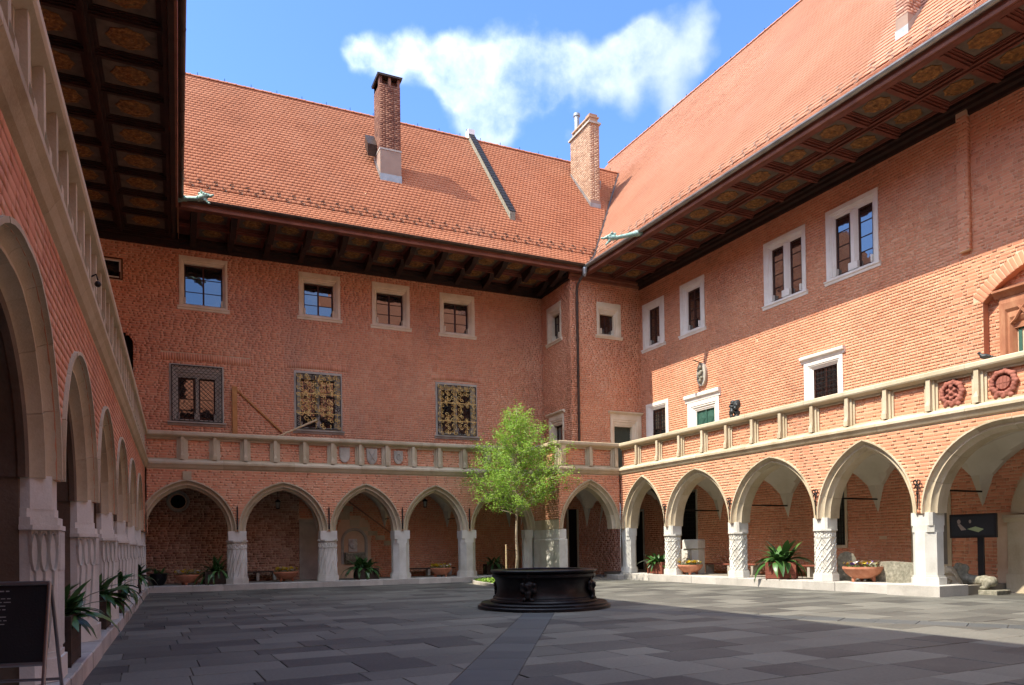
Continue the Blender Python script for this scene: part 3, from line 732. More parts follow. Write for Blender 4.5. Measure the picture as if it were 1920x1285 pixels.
# ================================================================== WINGS
WT = 3.0                       # depth from arcade front to the inner wall
ZS, ZFL = 2.33, 4.92           # springing, gallery floor
def parapet(par, fr, u0, u1, posts, zo=0, nmax=300, seg=1.9, brickmat='brick', xf=None, endl=False):
    """string course, recessed brick panels between stone posts, coping"""
    s = MB(); n = max(1, round((u1-u0)/2.6)); L = (u1-u0)/n
    for i in range(n):
        a = u0+i*L+(.003 if i else 0); b = u0+(i+1)*L-(.003 if i < n-1 else 0)
        q = MB(); q.sweepu(a, b, [(.2, 4.80+zo), (.0, 4.80+zo), (-.05, 4.84+zo), (-.10, 4.93+zo), (-.15, 4.99+zo), (-.15, 5.06+zo), (-.06, 5.14+zo), (.03, 5.17+zo), (.34, 5.17+zo)])
        q.obj('string_course_stone', 'sandstone', par, xf)
        q = MB(); zj = zo+random.uniform(-.004, .004); q.sweepu(a, b, [(.36, 6.03+zo), (.04, 6.03+zo), (-.02, 6.06+zo), (-.10, 6.10+zo), (-.12, 6.14+zo), (-.12, 6.235+zj), (-.10, 6.26+zj), (.40, 6.27+zj), (.40, 6.10+zo)])
        q.obj('coping_stone', 'sandstone' , par, xf)
    w = MB(); w.box(u0, u1, .13, .34, 5.172+zo, 6.028+zo); wl = w.obj('parapet_wall', 'mortar', par, xf)
    edges = [u0]+sorted(posts)+[u1]
    regs = []
    for p in posts:
        mb = MB()
        mb.box(p-.20, p+.20, .085, .135, 5.173+zo, 6.027+zo)
        mb.box(p-.135, p+.135, .035, .0852, 5.174+zo, 6.026+zo)
        mb.box(p-.062, p+.062, -.055, .036, 5.175+zo, 6.062+zo)
        mb.add([(p-.075, -.02, 5.176+zo), (p+.075, -.02, 5.176+zo), (p+.075, -.10, 5.176+zo), (p-.075, -.10, 5.176+zo), (p-.075, -.10, 5.33+zo), (p+.075, -.10, 5.33+zo), (p, -.056, 5.50+zo)],
               [(3, 2, 5, 4), (4, 5, 6), (0, 3, 4), (1, 5, 2), (0, 4, 6), (1, 6, 5)])
        mb.obj('parapet_post', 'sandstone', par, xf)
    for i in range(len(edges)-1):
        a = edges[i]+(.2 if i else 0); b = edges[i+1]-(.2 if i < len(edges)-2 else 0)
        if b-a < .15: continue
        MB().box(a, b, .06, .132, 5.96+zo, 6.027+zo).obj('panel_head', 'sandstone', par, xf); MB().box(a, b, .05, .132, 5.174+zo, 5.22+zo).obj('panel_sill', 'sandstone', par, xf)
        regs.append((a+.005, b-.005, 5.225+zo, 5.955+zo))
    bricks(wl, fr @ xf if xf is not None else fr, regs, d=.13, nmax=nmax, mat=brickmat, H=.084)

def plinth(par, u0, u1, top, front=-.12, back=.85, gaps=()):
    u = u0
    while u < u1-.3:
        L = min(random.uniform(.9, 1.7), u1-u)
        if u1-(u+L) < .4: L = u1-u
        if not any(a < u+L/2 < b for a, b in gaps):
            z = top+random.uniform(-.008, .004); f = front+random.uniform(-.012, .012)
            mb = MB(); mb.bevbox(u+.004, u+L-.004, f, back, -.03, z, .014); mb.obj('plinth_stone', 'plinth_stone', par)
        u += L

def soffit(par, u0, u1, dw, de, z, pitch, phase=0, deep=.16, zo=0, wide=.14, wallb=.22, wood='red_wood'):
    """coffered eaves: beams and painted panels with gilt bosses. dw = wall side, de = outer side (smaller)"""
    mb = MB(); zb = z+.16+zo
    mb.box(u0, u1, de, dw, zb+.045, zb+.12)
    mid = (dw+de)/2; zc = z+zo
    rows_ = [(de+.34, mid-.13), (mid+.13, dw-.36)]
    mb.use(wood)
    mb.sweepu(u0, u1, [(de+.05, zb+.04), (de+.05, zc-.03), (de+.20, zc-.05), (de+.22, zc+.01), (de+.34, zc+.02), (de+.34, zb+.04)])
    mb.sweepu(u0, u1, [(mid-.13, zb+.04), (mid-.13, zc+.04), (mid-.05, zc+.03), (mid-.04, zc-.03), (mid+.04, zc-.03), (mid+.05, zc+.03), (mid+.13, zc+.04), (mid+.13, zb+.04)])
    mb.use('dark_wood')
    mb.sweepu(u0, u1, [(dw-.36, zb+.04), (dw-.36, zc), (dw-.24, zc-.02), (dw-.22, zc-.12), (dw-.10, zc-.16), (dw-.08, zc-.28), (dw, zc-.30), (dw, zb+.04)])
    n = int((u1-u0-phase)/pitch)+1
    crossings = [u0+phase+i*pitch for i in range(n+1) if u0+phase+i*pitch < u1+.01]
    mb.use(wood if deep < .2 else 'dark_wood')
    for a, b in rows_:
        for c in crossings:
            if deep < .2:
                mb.box(c-wide, c+wide, a, b, zc+.05, zb+.042); mb.box(c-wide*.45, c+wide*.45, a, b, zc-.0, zc+.052)
            else:
                mb.box(c-wide, c+wide, a, b, zc+.03, zb+.042)
                mb.add([(c-.13, a+.05, zc+.03), (c+.13, a+.05, zc+.03), (c+.13, b-.02, zc+.03), (c-.13, b-.02, zc+.03), (c-.11, a+.35, zc-.17), (c+.11, a+.35, zc-.17), (c+.11, b-.12, zc-deep), (c-.11, b-.12, zc-deep)],
                       [(0, 1, 5, 4), (1, 2, 6, 5), (2, 3, 7, 6), (3, 0, 4, 7), (4, 5, 6, 7)])
    mb.m = [m for m in mb.m]
    so = mb_obj_multi(mb, 'soffit', par)
    cop = MB(); cop.box(-.5, .5, -.5, .5, 0, .03)
    key = None
    for a, b in rows_:
        for i in range(len(crossings)-1):
            c0, c1 = crossings[i]+wide, crossings[i+1]-wide
            if c1-c0 < .3: continue
            uc, dc = (c0+c1)/2, (a+b)/2; w, h = c1-c0, b-a
            if key is None or abs(key[0]-w) > .01 or abs(key[1]-h) > .01:
                pm = MB(); pm.use('coffer_paint').box(-w/2, w/2, -h/2, h/2, .0, .04)
                pm.use(wood)
                for (i0, i1, dz) in ((0, .07, -.06), (.07, .12, -.03)):
                    pm.box(-w/2+i0, w/2-i0, -h/2+i0, -h/2+i1, dz, .002); pm.box(-w/2+i0, w/2-i0, h/2-i1, h/2-i0, dz, .002)
                    pm.box(-w/2+i0, -w/2+i1, -h/2+i1, h/2-i1, dz, .002); pm.box(w/2-i1, w/2-i0, -h/2+i1, h/2-i1, dz, .002)
                pmm = mesh_multi(pm, 'coffer_panel')
                md = MB(); rr = min(w, h)*.30; el = max(w, h)/min(w, h)
                prof = [(rr, -.002), (rr, -.02), (rr*.86, -.028), (rr*.8, -.016), (rr*.55, -.04), (rr*.3, -.035), (rr*.18, -.07), (0.01, -.075)]
                md.lathe(list(reversed(prof)), 16, lobes=lambda t: 1+.07*math.cos(8*t))
                sx, sy = (min(1.25, el), 1) if w > h else (1, min(1.25, el))
                md.tf(Matrix.Diagonal((sx, sy, 1, 1))); mdm = md.mesh('medallion', 'medallion'); key = (w, h)
            link('coffer_panel', pmm, so, Matrix.Translation((uc, dc, zb+.0)))
            link('medallion', mdm, so, Matrix.Translation((uc, dc, zb+.0)))
    return so
def mesh_multi(mb, name):
    # 'cur' may have been left on faces that were added before use(): those take the first material
    if not mb.mats: mb.mats = ['dark_wood']
    return mb.mesh(name)
def mb_obj_multi(mb, name, par, xf=None): return link(name, mesh_multi(mb, name), par, xf)

def eaves_edge(par, u0, u1, de, z, gutmat, zo=0):
    f = MB(); f.sweepu(u0, u1, [(de+.12, z-.34+zo), (de+.0, z-.34+zo), (de-.02, z-.26+zo), (de+.02, z-.22+zo), (de+.02, z-.14+zo), (de-.02, z-.12+zo), (de-.02, z-.02+zo), (de+.12, z-.01+zo)])
    f.obj('fascia', 'fascia_wood', par)
    gmb = MB(); R = .115; cx, cz = de-.1, z-.03+zo; pr = []
    for k in range(9): t = PI+PI*k/8; pr.append((cx+R*math.cos(t), cz+R*math.sin(t)))
    for k in range(9): t = 2*PI-PI*k/8; pr.append((cx+(R-.012)*math.cos(t), cz+(R-.012)*math.sin(t)))
    gmb.sweepu(u0, u1, pr)
    u = u0+.6
    while u < u1: gmb.sweepu(u, u+.05, [(cx+(R+.008)*math.cos(PI+PI*k/8), cz+(R+.008)*math.sin(PI+PI*k/8)) for k in range(9)]); u += 1.9
    gmb.obj('gutter', gutmat, par)

# ---- roofs: local (u,d,z), flared at the foot
def roof(par, fr, u0, u1, de, dr, ze, zk, zr, tilemat, keep=None, ridgeu=None, nmax=300, guards=None, hooks='iron', ucut=None, tw=.2, th=.26, dk=1.05):
    P = [(de, ze), (de+dk, zk), (dr, zr)]
    base = MB(); base.add([(u, d+.0, z-.05) for d, z in P for u in (u0, u1)], [(0, 1, 3, 2), (2, 3, 5, 4)])
    base.add([(u0, dr, zr-.05), (u1, dr, zr-.05), (u1, dr+(dr-de)*.9, ze), (u0, dr+(dr-de)*.9, ze)], [(0, 1, 2, 3)])
    base.add([(u0, de, ze-.06), (u0, dr, zr-.06), (u0, dr+(dr-de)*.9, ze-.01)], [(0, 1, 2)])
    base.add([(u1, de, ze-.06), (u1, dr, zr-.06), (u1, dr+(dr-de)*.9, ze-.01)], [(0, 2, 1)])
    ro = base.obj('roof', tilemat, par)
    C = []; s = 0
    segs = []
    for i in range(2):
        a, b = Vector((P[i][0], P[i][1])), Vector((P[i+1][0], P[i+1][1])); segs.append((a, (b-a).normalized(), (b-a).length))
    tot = segs[0][2]+segs[1][2]; r = 0; s = .0
    while s < tot-.05:
        sg = segs[0] if s < segs[0][2] else segs[1]; off = s if sg is segs[0] else s-segs[0][2]
        p = sg[0]+sg[1]*off; sl = math.atan2(sg[1].y, sg[1].x)
        us = np.arange(u0+(tw/2 if r % 2 else 0), u1, tw)
        for u in us: C.append((u, p.x, p.y, sl))
        s += th; r += 1
    C = np.array(C)
    Wd = np.c_[C[:, :3], np.ones(len(C))] @ np.array(fr).T
    if keep is not None: k = keep(Wd); C = C[k]; Wd = Wd[k]
    # beaver-tail tile, tail down the slope; thickness .018; local (x along u, y up-slope, z off the roof)
    hw = tw/2-.004; L = th*1.25
    tv = np.array([(-hw, L, -.005), (-hw, .018, .023), (-hw*.6, .005, .025), (0, 0, .026), (hw*.6, .005, .025), (hw, .018, .023), (hw, L, -.005),
                   (-hw, .022, .0), (-hw*.6, .006, .0), (0, 0, .0), (hw*.6, .006, .0), (hw, .022, .0)], float)
    tf_ = [(0, 1, 2, 3, 4, 5, 6), (1, 7, 8, 2), (2, 8, 9, 3), (3, 9, 10, 4), (4, 10, 11, 5)]
    n = len(C); cs, sn = np.cos(C[:, 3]), np.sin(C[:, 3])
    lift = RNG.normal(0, .002, n); yaw = RNG.normal(0, .012, n)
    X = tv[None, :, 0]*np.cos(yaw)[:, None]-tv[None, :, 1]*np.sin(yaw)[:, None]; Y = tv[None, :, 1]*np.cos(yaw)[:, None]+tv[None, :, 0]*np.sin(yaw)[:, None]; Z = tv[None, :, 2]+lift[:, None]
    V = np.stack([C[:, None, 0]+X, C[:, None, 1]+Y*cs[:, None]-Z*sn[:, None], C[:, None, 2]+Y*sn[:, None]+Z*cs[:, None]], 2)
    px, py = proj_np(Wd[:, :3]); Wd2 = np.c_[C[:, 0]+tw, C[:, 1], C[:, 2], np.ones(n)] @ np.array(fr).T; px2, py2 = proj_np(Wd2[:, :3])
    sz = np.hypot(px2-px, py2-py); sz = np.where((px > 0) & (px < 1920) & (py > 0) & (py < 1285) & (sz > 9.5), sz, 0); sz = np.nan_to_num(sz)
    idx = np.argsort(-sz)[:nmax]; idx = idx[sz[idx] > 0]
    if len(idx):
        tm = bpy.data.meshes.new('roof_tile'); tm.from_pydata([tuple(v) for v in tv], [], tf_); tm.materials.append(MM[tilemat])
        for i in idx:
            link('roof_tile', tm, ro, Matrix.Translation(tuple(C[i, :3])) @ Matrix.Rotation(C[i, 3], 4, 'X') @ Matrix.Rotation(yaw[i], 4, 'Z') @ Matrix.Translation((0, 0, lift[i])))
    m = np.ones(n, bool); m[idx] = False; V = V[m]; n = len(V)
    me = bpy.data.meshes.new('roof_tiles'); me.vertices.add(n*12); me.vertices.foreach_set('co', V.reshape(-1))
    lv = []; ls = []; lt = []; o = 0
    for f in tf_: ls.append(o); lt.append(len(f)); lv += list(f); o += len(f)
    LV = (np.arange(n)[:, None]*12+np.array(lv)[None]).reshape(-1).astype(np.int32)
    me.loops.add(len(LV)); me.loops.foreach_set('vertex_index', LV)
    me.polygons.add(n*len(tf_)); me.polygons.foreach_set('loop_start', (np.arange(n)[:, None]*o+np.array(ls)[None]).reshape(-1).astype(np.int32))
    me.polygons.foreach_set('loop_total', np.tile(lt, n).astype(np.int32)); me.materials.append(MM[tilemat]); me.update(calc_edges=True)
    link('roof_tiles', me, ro, kind='stuff')
    # ridge tiles
    ra, rb = ridgeu or (u0, u1); rt = MB()
    for k in range(7): pass
    pr = [(.13*math.cos(PI*k/6), .11*math.sin(PI*k/6)) for k in range(7)]
    rt.sweepu(0, .42, [(p[0], p[1]) for p in pr]); rt.sweepu(.39, .44, [(p[0]*1.12, p[1]*1.15+.002) for p in pr]); rtm = rt.mesh('ridge_tile', tilemat)
    u = ra; k = 0
    while u < rb-.2:
        link('ridge_tile', rtm, ro, Matrix.Translation((u, dr, zr-.05+random.uniform(-.006, .006)))); u += .42; k += 1
    # small iron pegs along the ridge
    pg = MB(); u = ra+.8
    while u < rb: pg.box(u-.012, u+.012, dr-.012, dr+.012, zr+.03, zr+.22); u += 1.25
    pg.obj('ridge_pegs', 'iron', ro)
    if guards:
        gme = None
        for row, so_ in enumerate((1.55, 1.95)):
            sg = segs[1]; p = sg[0]+sg[1]*(so_-segs[0][2]); u = u0+.4+row*.3
            dx, dz = sg[1].x, sg[1].y; nx, nz = -dz, dx
            if gme is None:
                gm = MB(); gm.tube([(.08, dx*.22+nx*.045, dz*.22+nz*.045), (-.06, dx*.16+nx*.06, dz*.16+nz*.06), (-.07, dx*.06+nx*.07, dz*.06+nz*.07), (.05, nx*.07, nz*.07), (.06, -dx*.1+nx*.06, -dz*.1+nz*.06), (-.06, -dx*.14+nx*.045, -dz*.14+nz*.045)], .016, 4)
                gme = gm.mesh('snow_guard', hooks)
            while u < u1-.3:
                w4 = fr @ Vector((u, p.x, p.y))
                if keep is None or keep(np.array([[w4.x, w4.y, w4.z, 1]]))[0]: link('snow_guard', gme, ro, Matrix.Translation((u, p.x, p.y)))
                u += .62
    return ro
def roof_z(u_d, P):   # height of a roof profile at depth d
    (d0, z0), (d1, z1), (d2, z2) = P
    return np.where(u_d < d1, z0+(u_d-d0)*(z1-z0)/(d1-d0), z1+(u_d-d1)*(z2-z1)/(d2-d1))

wing_back = thing('arcade_building', 'red brick wing with gilded window grilles and a steep roof carrying two chimneys', 'building', xf=F_BACK)
wing_left = thing('arcade_building', 'brick wing at the left edge with niched stone pillars and a black coffered eave', 'building', xf=F_LEFT)
wing_right = thing('arcade_building', 'sunlit brick wing with lattice-carved pillars and two round red crests on its parapet', 'building', xf=F_RIGHT)
block = thing('stair_tower', 'projecting brick corner block with a long downpipe between the shaded and the sunlit wing', 'tower', xf=F_BLOCK)
for w_ in (wing_back, wing_left, wing_right): w_['group'] = 'brick wings around the courtyard'

# ---------- arches data: (centre, half span, rise)
A_BACK = [(.33, 1.50, 1.76), (3.97, 1.48, 1.74), (7.38, 1.26, 1.74), (10.53, 1.24, 1.74), (13.82, 1.36, 1.74)]
P_BACK = [(-1.52, 'plain'), (2.16, 'twist'), (5.785, 'twist'), (8.965, 'plain'), (12.115, 'plain')]
A_RIGHT = [(-26.58, 1.28, 1.99), (-23.06, 1.62, 1.97), (-19.13, 1.68, 1.98), (-15.38, 1.44, 2.05), (-11.0, 2.20, 2.05)]
P_RIGHT = [(-28.14, 'plain0'), (-24.98, 'lattice'), (-21.12, 'lattice'), (-17.14, 'lattice'), (-13.58, 'plain'), (-8.5, 'plain')]
A_LEFT = [(y_, 1.56, 1.86) for y_ in (-5.2, -1.1, 3.1, 7.17, 11.1, 14.75, 18.75, 22.85, 26.95)]
P_LEFT = [-7.2, -3.1, 1.0, 5.12, 9.14, 12.95, 16.75, 20.8, 24.9, 28.95]
A_LEFT = [(a, (P_LEFT[i+1]-P_LEFT[i])/2-.38, 1.50) for i, (a, _, _) in enumerate(A_LEFT)]
A_LEFT = [((P_LEFT[i]+P_LEFT[i+1])/2, hs, r) for i, (a, hs, r) in enumerate(A_LEFT)]

def arcade_front(par, fr, u0, u1, arches, zo, inner=None, brickmax=300, brick_range=None, keystone=(), xf=None, mats='sandstone', ztop=4.80, ends=(0, 0)):
    hol = [arch_pts(uc, a, h, ZS, .245, 12, ZS-.02) for uc, a, h in arches]
    outline = [(u0, ZS)]; lastu = u0
    for P in sorted(hol, key=lambda p: p[0][0]):
        q = [(max(p[0], lastu+.012), max(p[1], ZS)) for p in P[1:-1]]; outline += q; lastu = P[-1][0]
    outline += [(u1, ZS), (u1, ztop), (u0, ztop)]
    # drop duplicates
    o2 = []
    for p in outline:
        if not o2 or (abs(p[0]-o2[-1][0])+abs(p[1]-o2[-1][1])) > 1e-4: o2.append(p)
    wl = wall_sheet('arcade_wall', o2, [], .64, par, d=0, xf=xf)
    for uc, a, h in arches: arch_moulding(par, uc, a, h, ZS-.001, mats, xf=xf, keystone=uc in keystone, inner=inner)
    regs = [(max(u0, brick_range[0]) if brick_range else u0, min(u1, brick_range[1]) if brick_range else u1, ZS+.0, ztop-.02)]
    bricks(wl, fr @ xf if xf is not None else fr, regs, [hole_arch(uc, a, h, ZS, .295) for uc, a, h in arches], nmax=brickmax)
    return wl

# ================================================================== BACK WING
U0, U1 = -4.2, 17.53
arcade_front(wing_back, F_BACK, -1.1, 15.46, A_BACK, 0, keystone=(.33,))
for uc, stl in P_BACK: pillar(wing_back, uc, stl)
parapet(wing_back, F_BACK, -1.1, 15.44, [.17, 1.35, 2.5, 3.65, 4.82, 5.97, 7.15, 8.31, 9.51, 10.71, 11.91, 13.1, 14.3])
plinth(wing_back, -1.1, 15.4, .24)
MB().box(-4.2, 17.5, .85, 3.05, -.02, .225).obj('arcade_floor', 'gallery_floor', wing_back)
MB().box(-4.2, 17.5, .35, 3.02, ZFL, ZFL+.16).obj('gallery_slab', 'gallery_floor', wing_back)
BW = dict(w0=(-2.82, -2.02, 12.93, 13.83), w1=(.12, 2.06, 12.14, 14.31), w2=(5.10, 6.98, 12.28, 14.29), w3=(8.48, 10.33, 12.24, 14.28), w4=(11.87, 13.71, 12.2, 14.22),
          g1=(-.30, 1.86, 7.14, 9.62), g2=(4.85, 7.01, 7.05, 9.75), g3=(11.59, 13.77, 7.12, 9.76))
hs = []; ho = []
for k, r in BW.items(): hs.append(hole_rect(*r)); ho.append(rectpoly(r[0]+.08, r[1]-.08, r[2]+.05, r[3]-.08))
hs += [hole_rect(-4.2, -1.66, 5.0, 10.3), hole_arch(-2.3, .64, .35, 10.3, 0)]
ho += [[(-2.95, 5.08), (-1.66, 5.08), (-1.66, 10.45), (-1.8, 10.72), (-2.05, 10.92), (-2.3, 11.0), (-2.55, 10.92), (-2.8, 10.72), (-2.95, 10.45)]]
uw = wall_sheet('upper_wall', rectpoly(U0, U1+.3, ZFL+.17, 14.95), ho, .5, wing_back, d=WT)
SOLD = [(-.62, 2.98, 9.78, 10.10), (4.55, 7.3, 9.86, 10.16), (11.4, 14.0, 9.86, 10.14)]
bricks(uw, F_BACK, [(U0, U1, ZFL+.2, 14.62)], hs+[hole_rect(*s) for s in SOLD], d=WT, nmax=300)
for s in SOLD:
    mb = []; u = s[0]
    C = []; S = []
    while u < s[1]-.05:
        wv = random.uniform(.075, .095); bow = .14*(1-((u-(s[0]+s[1])/2)/((s[1]-s[0])/2))**2)-.12
        C.append((u+wv/2, WT, (s[2]+s[3])/2+bow*.3)); S.append((wv, .03, s[3]-s[2]-.01)); u += wv+.016
    link('soldier_course', boxes_mesh('soldier_course', 'brick', np.array(C), np.array(S), jit=.002), uw, kind='stuff')
MB().box(-3.0, -1.6, WT+.5, WT+.55, 5.0, 11.1).obj('dark_doorway', 'dark_interior', wing_back)
KW = dict(xf=None, d=WT)
window(wing_back, BW['w0'], w=(.08, .08, .08, .08), mat='casement_wood', sill=0, rows=1, cols=1, casement='cream_leaf', depth=.05, proud=.02, **KW)
window(wing_back, BW['w1'], w=(.2, .2, .12, .3), rows=3, label='stone framed window with one pale casement leaf at the left end of the top row', **KW)
for k in ('w2', 'w3', 'w4'): window(wing_back, BW[k], w=(.24, .3, .12, .42), rows=3, **KW)
g1 = window(wing_back, BW['g1'], w=(.34, .34, .12, .55), lights=2, cols=1, rows=2, mat='grey_stone', sill=.14, **KW)
g2 = window(wing_back, BW['g2'], w=(.3, .3, .14, .34), lights=2, cols=1, rows=3, mat='grey_stone', sill=.12, **KW)
g3 = window(wing_back, BW['g3'], w=(.3, .3, .14, .34), lights=2, cols=1, rows=3, mat='grey_stone', sill=.12, **KW)
def lattice(par, r, d, s=.19):
    u0, u1, z0, z1 = r; g = MB(); t = .009
    W_, H_ = u1-u0, z1-z0
    n = int((W_+H_)/s)+1
    for i in range(n):
        k = i*s
        for sg in (1, -1):
            # line x+z=k and x-z=k-H
            if sg == 1: a = (min(k, W_), max(0, k-W_)); b = (max(0, k-H_), min(k, H_))
            else: a = (min(k, W_), H_-max(0, k-W_)); b = (max(0, k-H_), H_-min(k, H_))
            if abs(a[0]-b[0]) < .03: continue
            g.tube([(u0+a[0], d+sg*.006, z0+a[1]), (u0+b[0], d+sg*.006, z0+b[1])], t, 4, False)
    g.ring(r, [(0, d+.02), (0, d-.02), (.03, d-.02), (.03, d+.02)])
    return g.obj('grille', 'iron', par)
lattice(g1, (-.22, 1.80, 7.16, 9.56), WT-.09)
def scrolls(par, r, d):
    u0, u1, z0, z1 = r; A = MB(); B = MB(); W_, H_ = u1-u0, z1-z0
    B.ring(r, [(0, d+.02), (0, d-.02), (.03, d-.02), (.03, d+.02)])
    for i in range(1, 6): x = u0+W_*i/6; B.tube([(x, d, z0), (x, d, z1)], .011, 4, False)
    for z in (.28, .64): A.box(u0, u1, d-.03, d-.005, z0+H_*z-.018, z0+H_*z+.018)
    def spiral(cx, cz, r0, turns, a0, sg, mb, t=.019):
        n = 14; P = []
        for k in range(n+1): f = k/n; rr = r0*(1-.78*f); a = a0+sg*turns*2*PI*f; P.append((cx+rr*math.cos(a), d-.02, cz+rr*math.sin(a)))
        mb.tube(P, t, 3, False)
    nx, nz = 6, 9; cw, ch = W_/nx, H_/nz
    for i in range(nx):
        for j in range(nz):
            cx, cz = u0+cw*(i+.5), z0+ch*(j+.5); m = A if random.random() < .78 else B; sg = 1 if (i < nx/2) else -1
            spiral(cx-cw*.16, cz+ch*.18, cw*.34, 1.2, random.uniform(0, 6), sg, m); spiral(cx+cw*.2, cz-ch*.2, cw*.28, 1.2, random.uniform(0, 6), -sg, m)
            if random.random() < .5: A.tube([(cx, d-.02, cz-ch*.5), (cx+random.uniform(-.07, .07), d-.03, cz), (cx, d-.02, cz+ch*.4)], [.008, .026, .006], 4, False)
    for (fx, fz) in ((.5, .34), (.5, .66), (.2, .66), (.8, .66), (.26, .30), (.74, .30), (.5, .9)):
        cx, cz = u0+W_*fx, z0+H_*fz
        for k in range(8): a = k*PI/4; A.tube([(cx, d-.03, cz), (cx+.13*math.cos(a), d-.035, cz+.15*math.sin(a))], [.022, .005], 4, False)
    B.obj('grille', 'iron', par); A.obj('gilded_scrolls', 'gilding', par)
scrolls(g2, (4.93, 6.93, 7.1, 9.62), WT-.1); scrolls(g3, (11.67, 13.69, 7.16, 9.62), WT-.1)
# inner arcade wall
iw = wall_sheet('inner_wall', rectpoly(-4.2, 17.6, .2, ZFL), [[(.0+.3*math.cos(t*PI/6), 3.72+.3*math.sin(t*PI/6)) for t in range(12)], rectpoly(5.02, 6.0, .21, 2.95)], .5, wing_back, d=WT)
bricks(iw, F_BACK, [(-4.2, 5.0, .22, 4.6)], [hole_circle(0, 3.72, .42)], d=WT, nmax=60, mat='brick_old')
bricks(iw, F_BACK, [(5.0, 17.6, .22, 4.6)], [hole_rect(5.0, 6.02, .2, 3.0), hole_rect(6.72, 8.28, .7, 2.45), hole_arch(7.5, .78, .72, 2.42, 0)], d=WT, nmax=100, mat='brick')
oc = MB(); pr = [(.30, .3), (.30, .04), (.34, -.0), (.38, -.03), (.44, -.03), (.46, .0), (.46, .03)]
V = []; n = 28
for r_, d_ in pr: V += [(0+r_*math.cos(2*PI*k/n), WT+d_, 3.72+r_*math.sin(2*PI*k/n)) for k in range(n)]
oc.add(V, [(i*n+k, (i+1)*n+k, (i+1)*n+(k+1) % n, i*n+(k+1) % n) for i in range(len(pr)-1) for k in range(n)]); oc.obj('round_window', 'grey_stone', wing_back, smooth=True, angle=.5)
MB().box(-.5, .5, WT+.3, WT+.33, 3.2, 4.3).obj('round_window_dark', 'dark_interior', wing_back)
# walled-up doorway in the second bay
dwm = MB(); dwm.box(5.0, 5.14, WT-.04, WT+.3, .21, 2.96); dwm.box(5.14, 6.0, WT-.04, WT+.3, 2.8, 2.96); dwm.box(5.14, 6.02, WT+.2, WT+.26, .2, 2.81)
dwm.obj('doorway', 'grey_stone', wing_back)
bay = [-1.52, 2.16, 5.785, 8.965, 12.115, 15.5]
for i in range(5): vault(wing_back, bay[i], bay[i+1], .6, WT+.01)
vault(wing_back, -4.2, -1.52, .6, WT+.01)
for uc in (2.16, 5.785, 8.965, 12.115):
    MB().tube([(uc, .3, 2.98), (uc, WT, 2.98)], .022, 6).obj('tie_rod', 'iron', wing_back)
    a = MB(); a.box(uc-.028, uc+.028, -.075, -.045, 2.42, 3.32); a.add([(uc-.02, -.07, 3.32), (uc+.02, -.07, 3.32), (uc, -.06, 3.42)], [(0, 1, 2)]); a.obj('wall_anchor', 'iron', wing_back)
# eaves
DEB = 30.85-YB
soffit(wing_back, .12, 17.55, WT, DEB+.02, 14.88, 1.49, .55, deep=.36, wide=.12)
soffit(wing_back, 17.56, 18.1, .35, DEB+.02, 14.88, 3, .1, wide=.05)
eaves_edge(wing_back, .2, 17.98, DEB, 15.2, 'brown_metal')
PB = [(DEB, 15.2), (DEB+1.05, 16.15), (39-YB, 24.94)]
PRt = [(19.38-DR, 15.2), (20.43-DR, 16.15), (29.5-DR, 28.54)]
PLf = [(-.08+XL, 15.2), (-.08+XL+1.05, 15.95), (6.6, 23.2)]
def keep_back(Wd):
    z = Wd[:, 2]; dR = Wd[:, 0]*nR.x+Wd[:, 1]*nR.y-DR; zr_ = np.where(dR > PRt[0][0], roof_z(dR, PRt), -1)
    dL = XL-Wd[:, 0]; zl = np.where(dL > PLf[0][0], roof_z(dL, PLf), -1)
    return (z > zr_-.02) & ((z > zl-.02) | (Wd[:, 0] > .3))
def keep_right(Wd):
    z = Wd[:, 2]; dB = Wd[:, 1]-YB; zb = np.where((dB > PB[0][0]) & (dB < PB[2][0]), roof_z(dB, PB), -1)
    return z > zb-.02
roof(wing_back, F_BACK, -6, 27.0, DEB, 39-YB, 15.2, 16.15, 24.94, 'roof_tile', keep_back, ridgeu=(-6, 25.4), guards=True)
roof(wing_right, F_RIGHT, -42.9, 4, 19.38-DR, 29.5-DR, 15.2, 16.15, 28.54, 'roof_tile_pale', keep_right, ridgeu=(-42.9, 4), guards=True, hooks='chimney_plaster', tw=.2, th=.27)
# valley flashing: line where both roofs meet
vm_ = MB(); pts = []
for d_ in np.linspace(DEB, 39-YB, 16):
    z_ = float(roof_z(np.array(d_), PB)); lo, hi = PRt[0][0], PRt[2][0]
    for _ in range(40):
        mid = (lo+hi)/2
        if float(roof_z(np.array(mid), PRt)) < z_: lo = mid
        else: hi = mid
    yy = d_+YB; xx = (lo+DR-yy*nR.y)/nR.x; pts.append((xx, d_, z_+.035))
vm_.tube(pts, .055, 5); vm_.obj('valley_flashing', 'brown_metal', wing_back)
VALLEY = pts

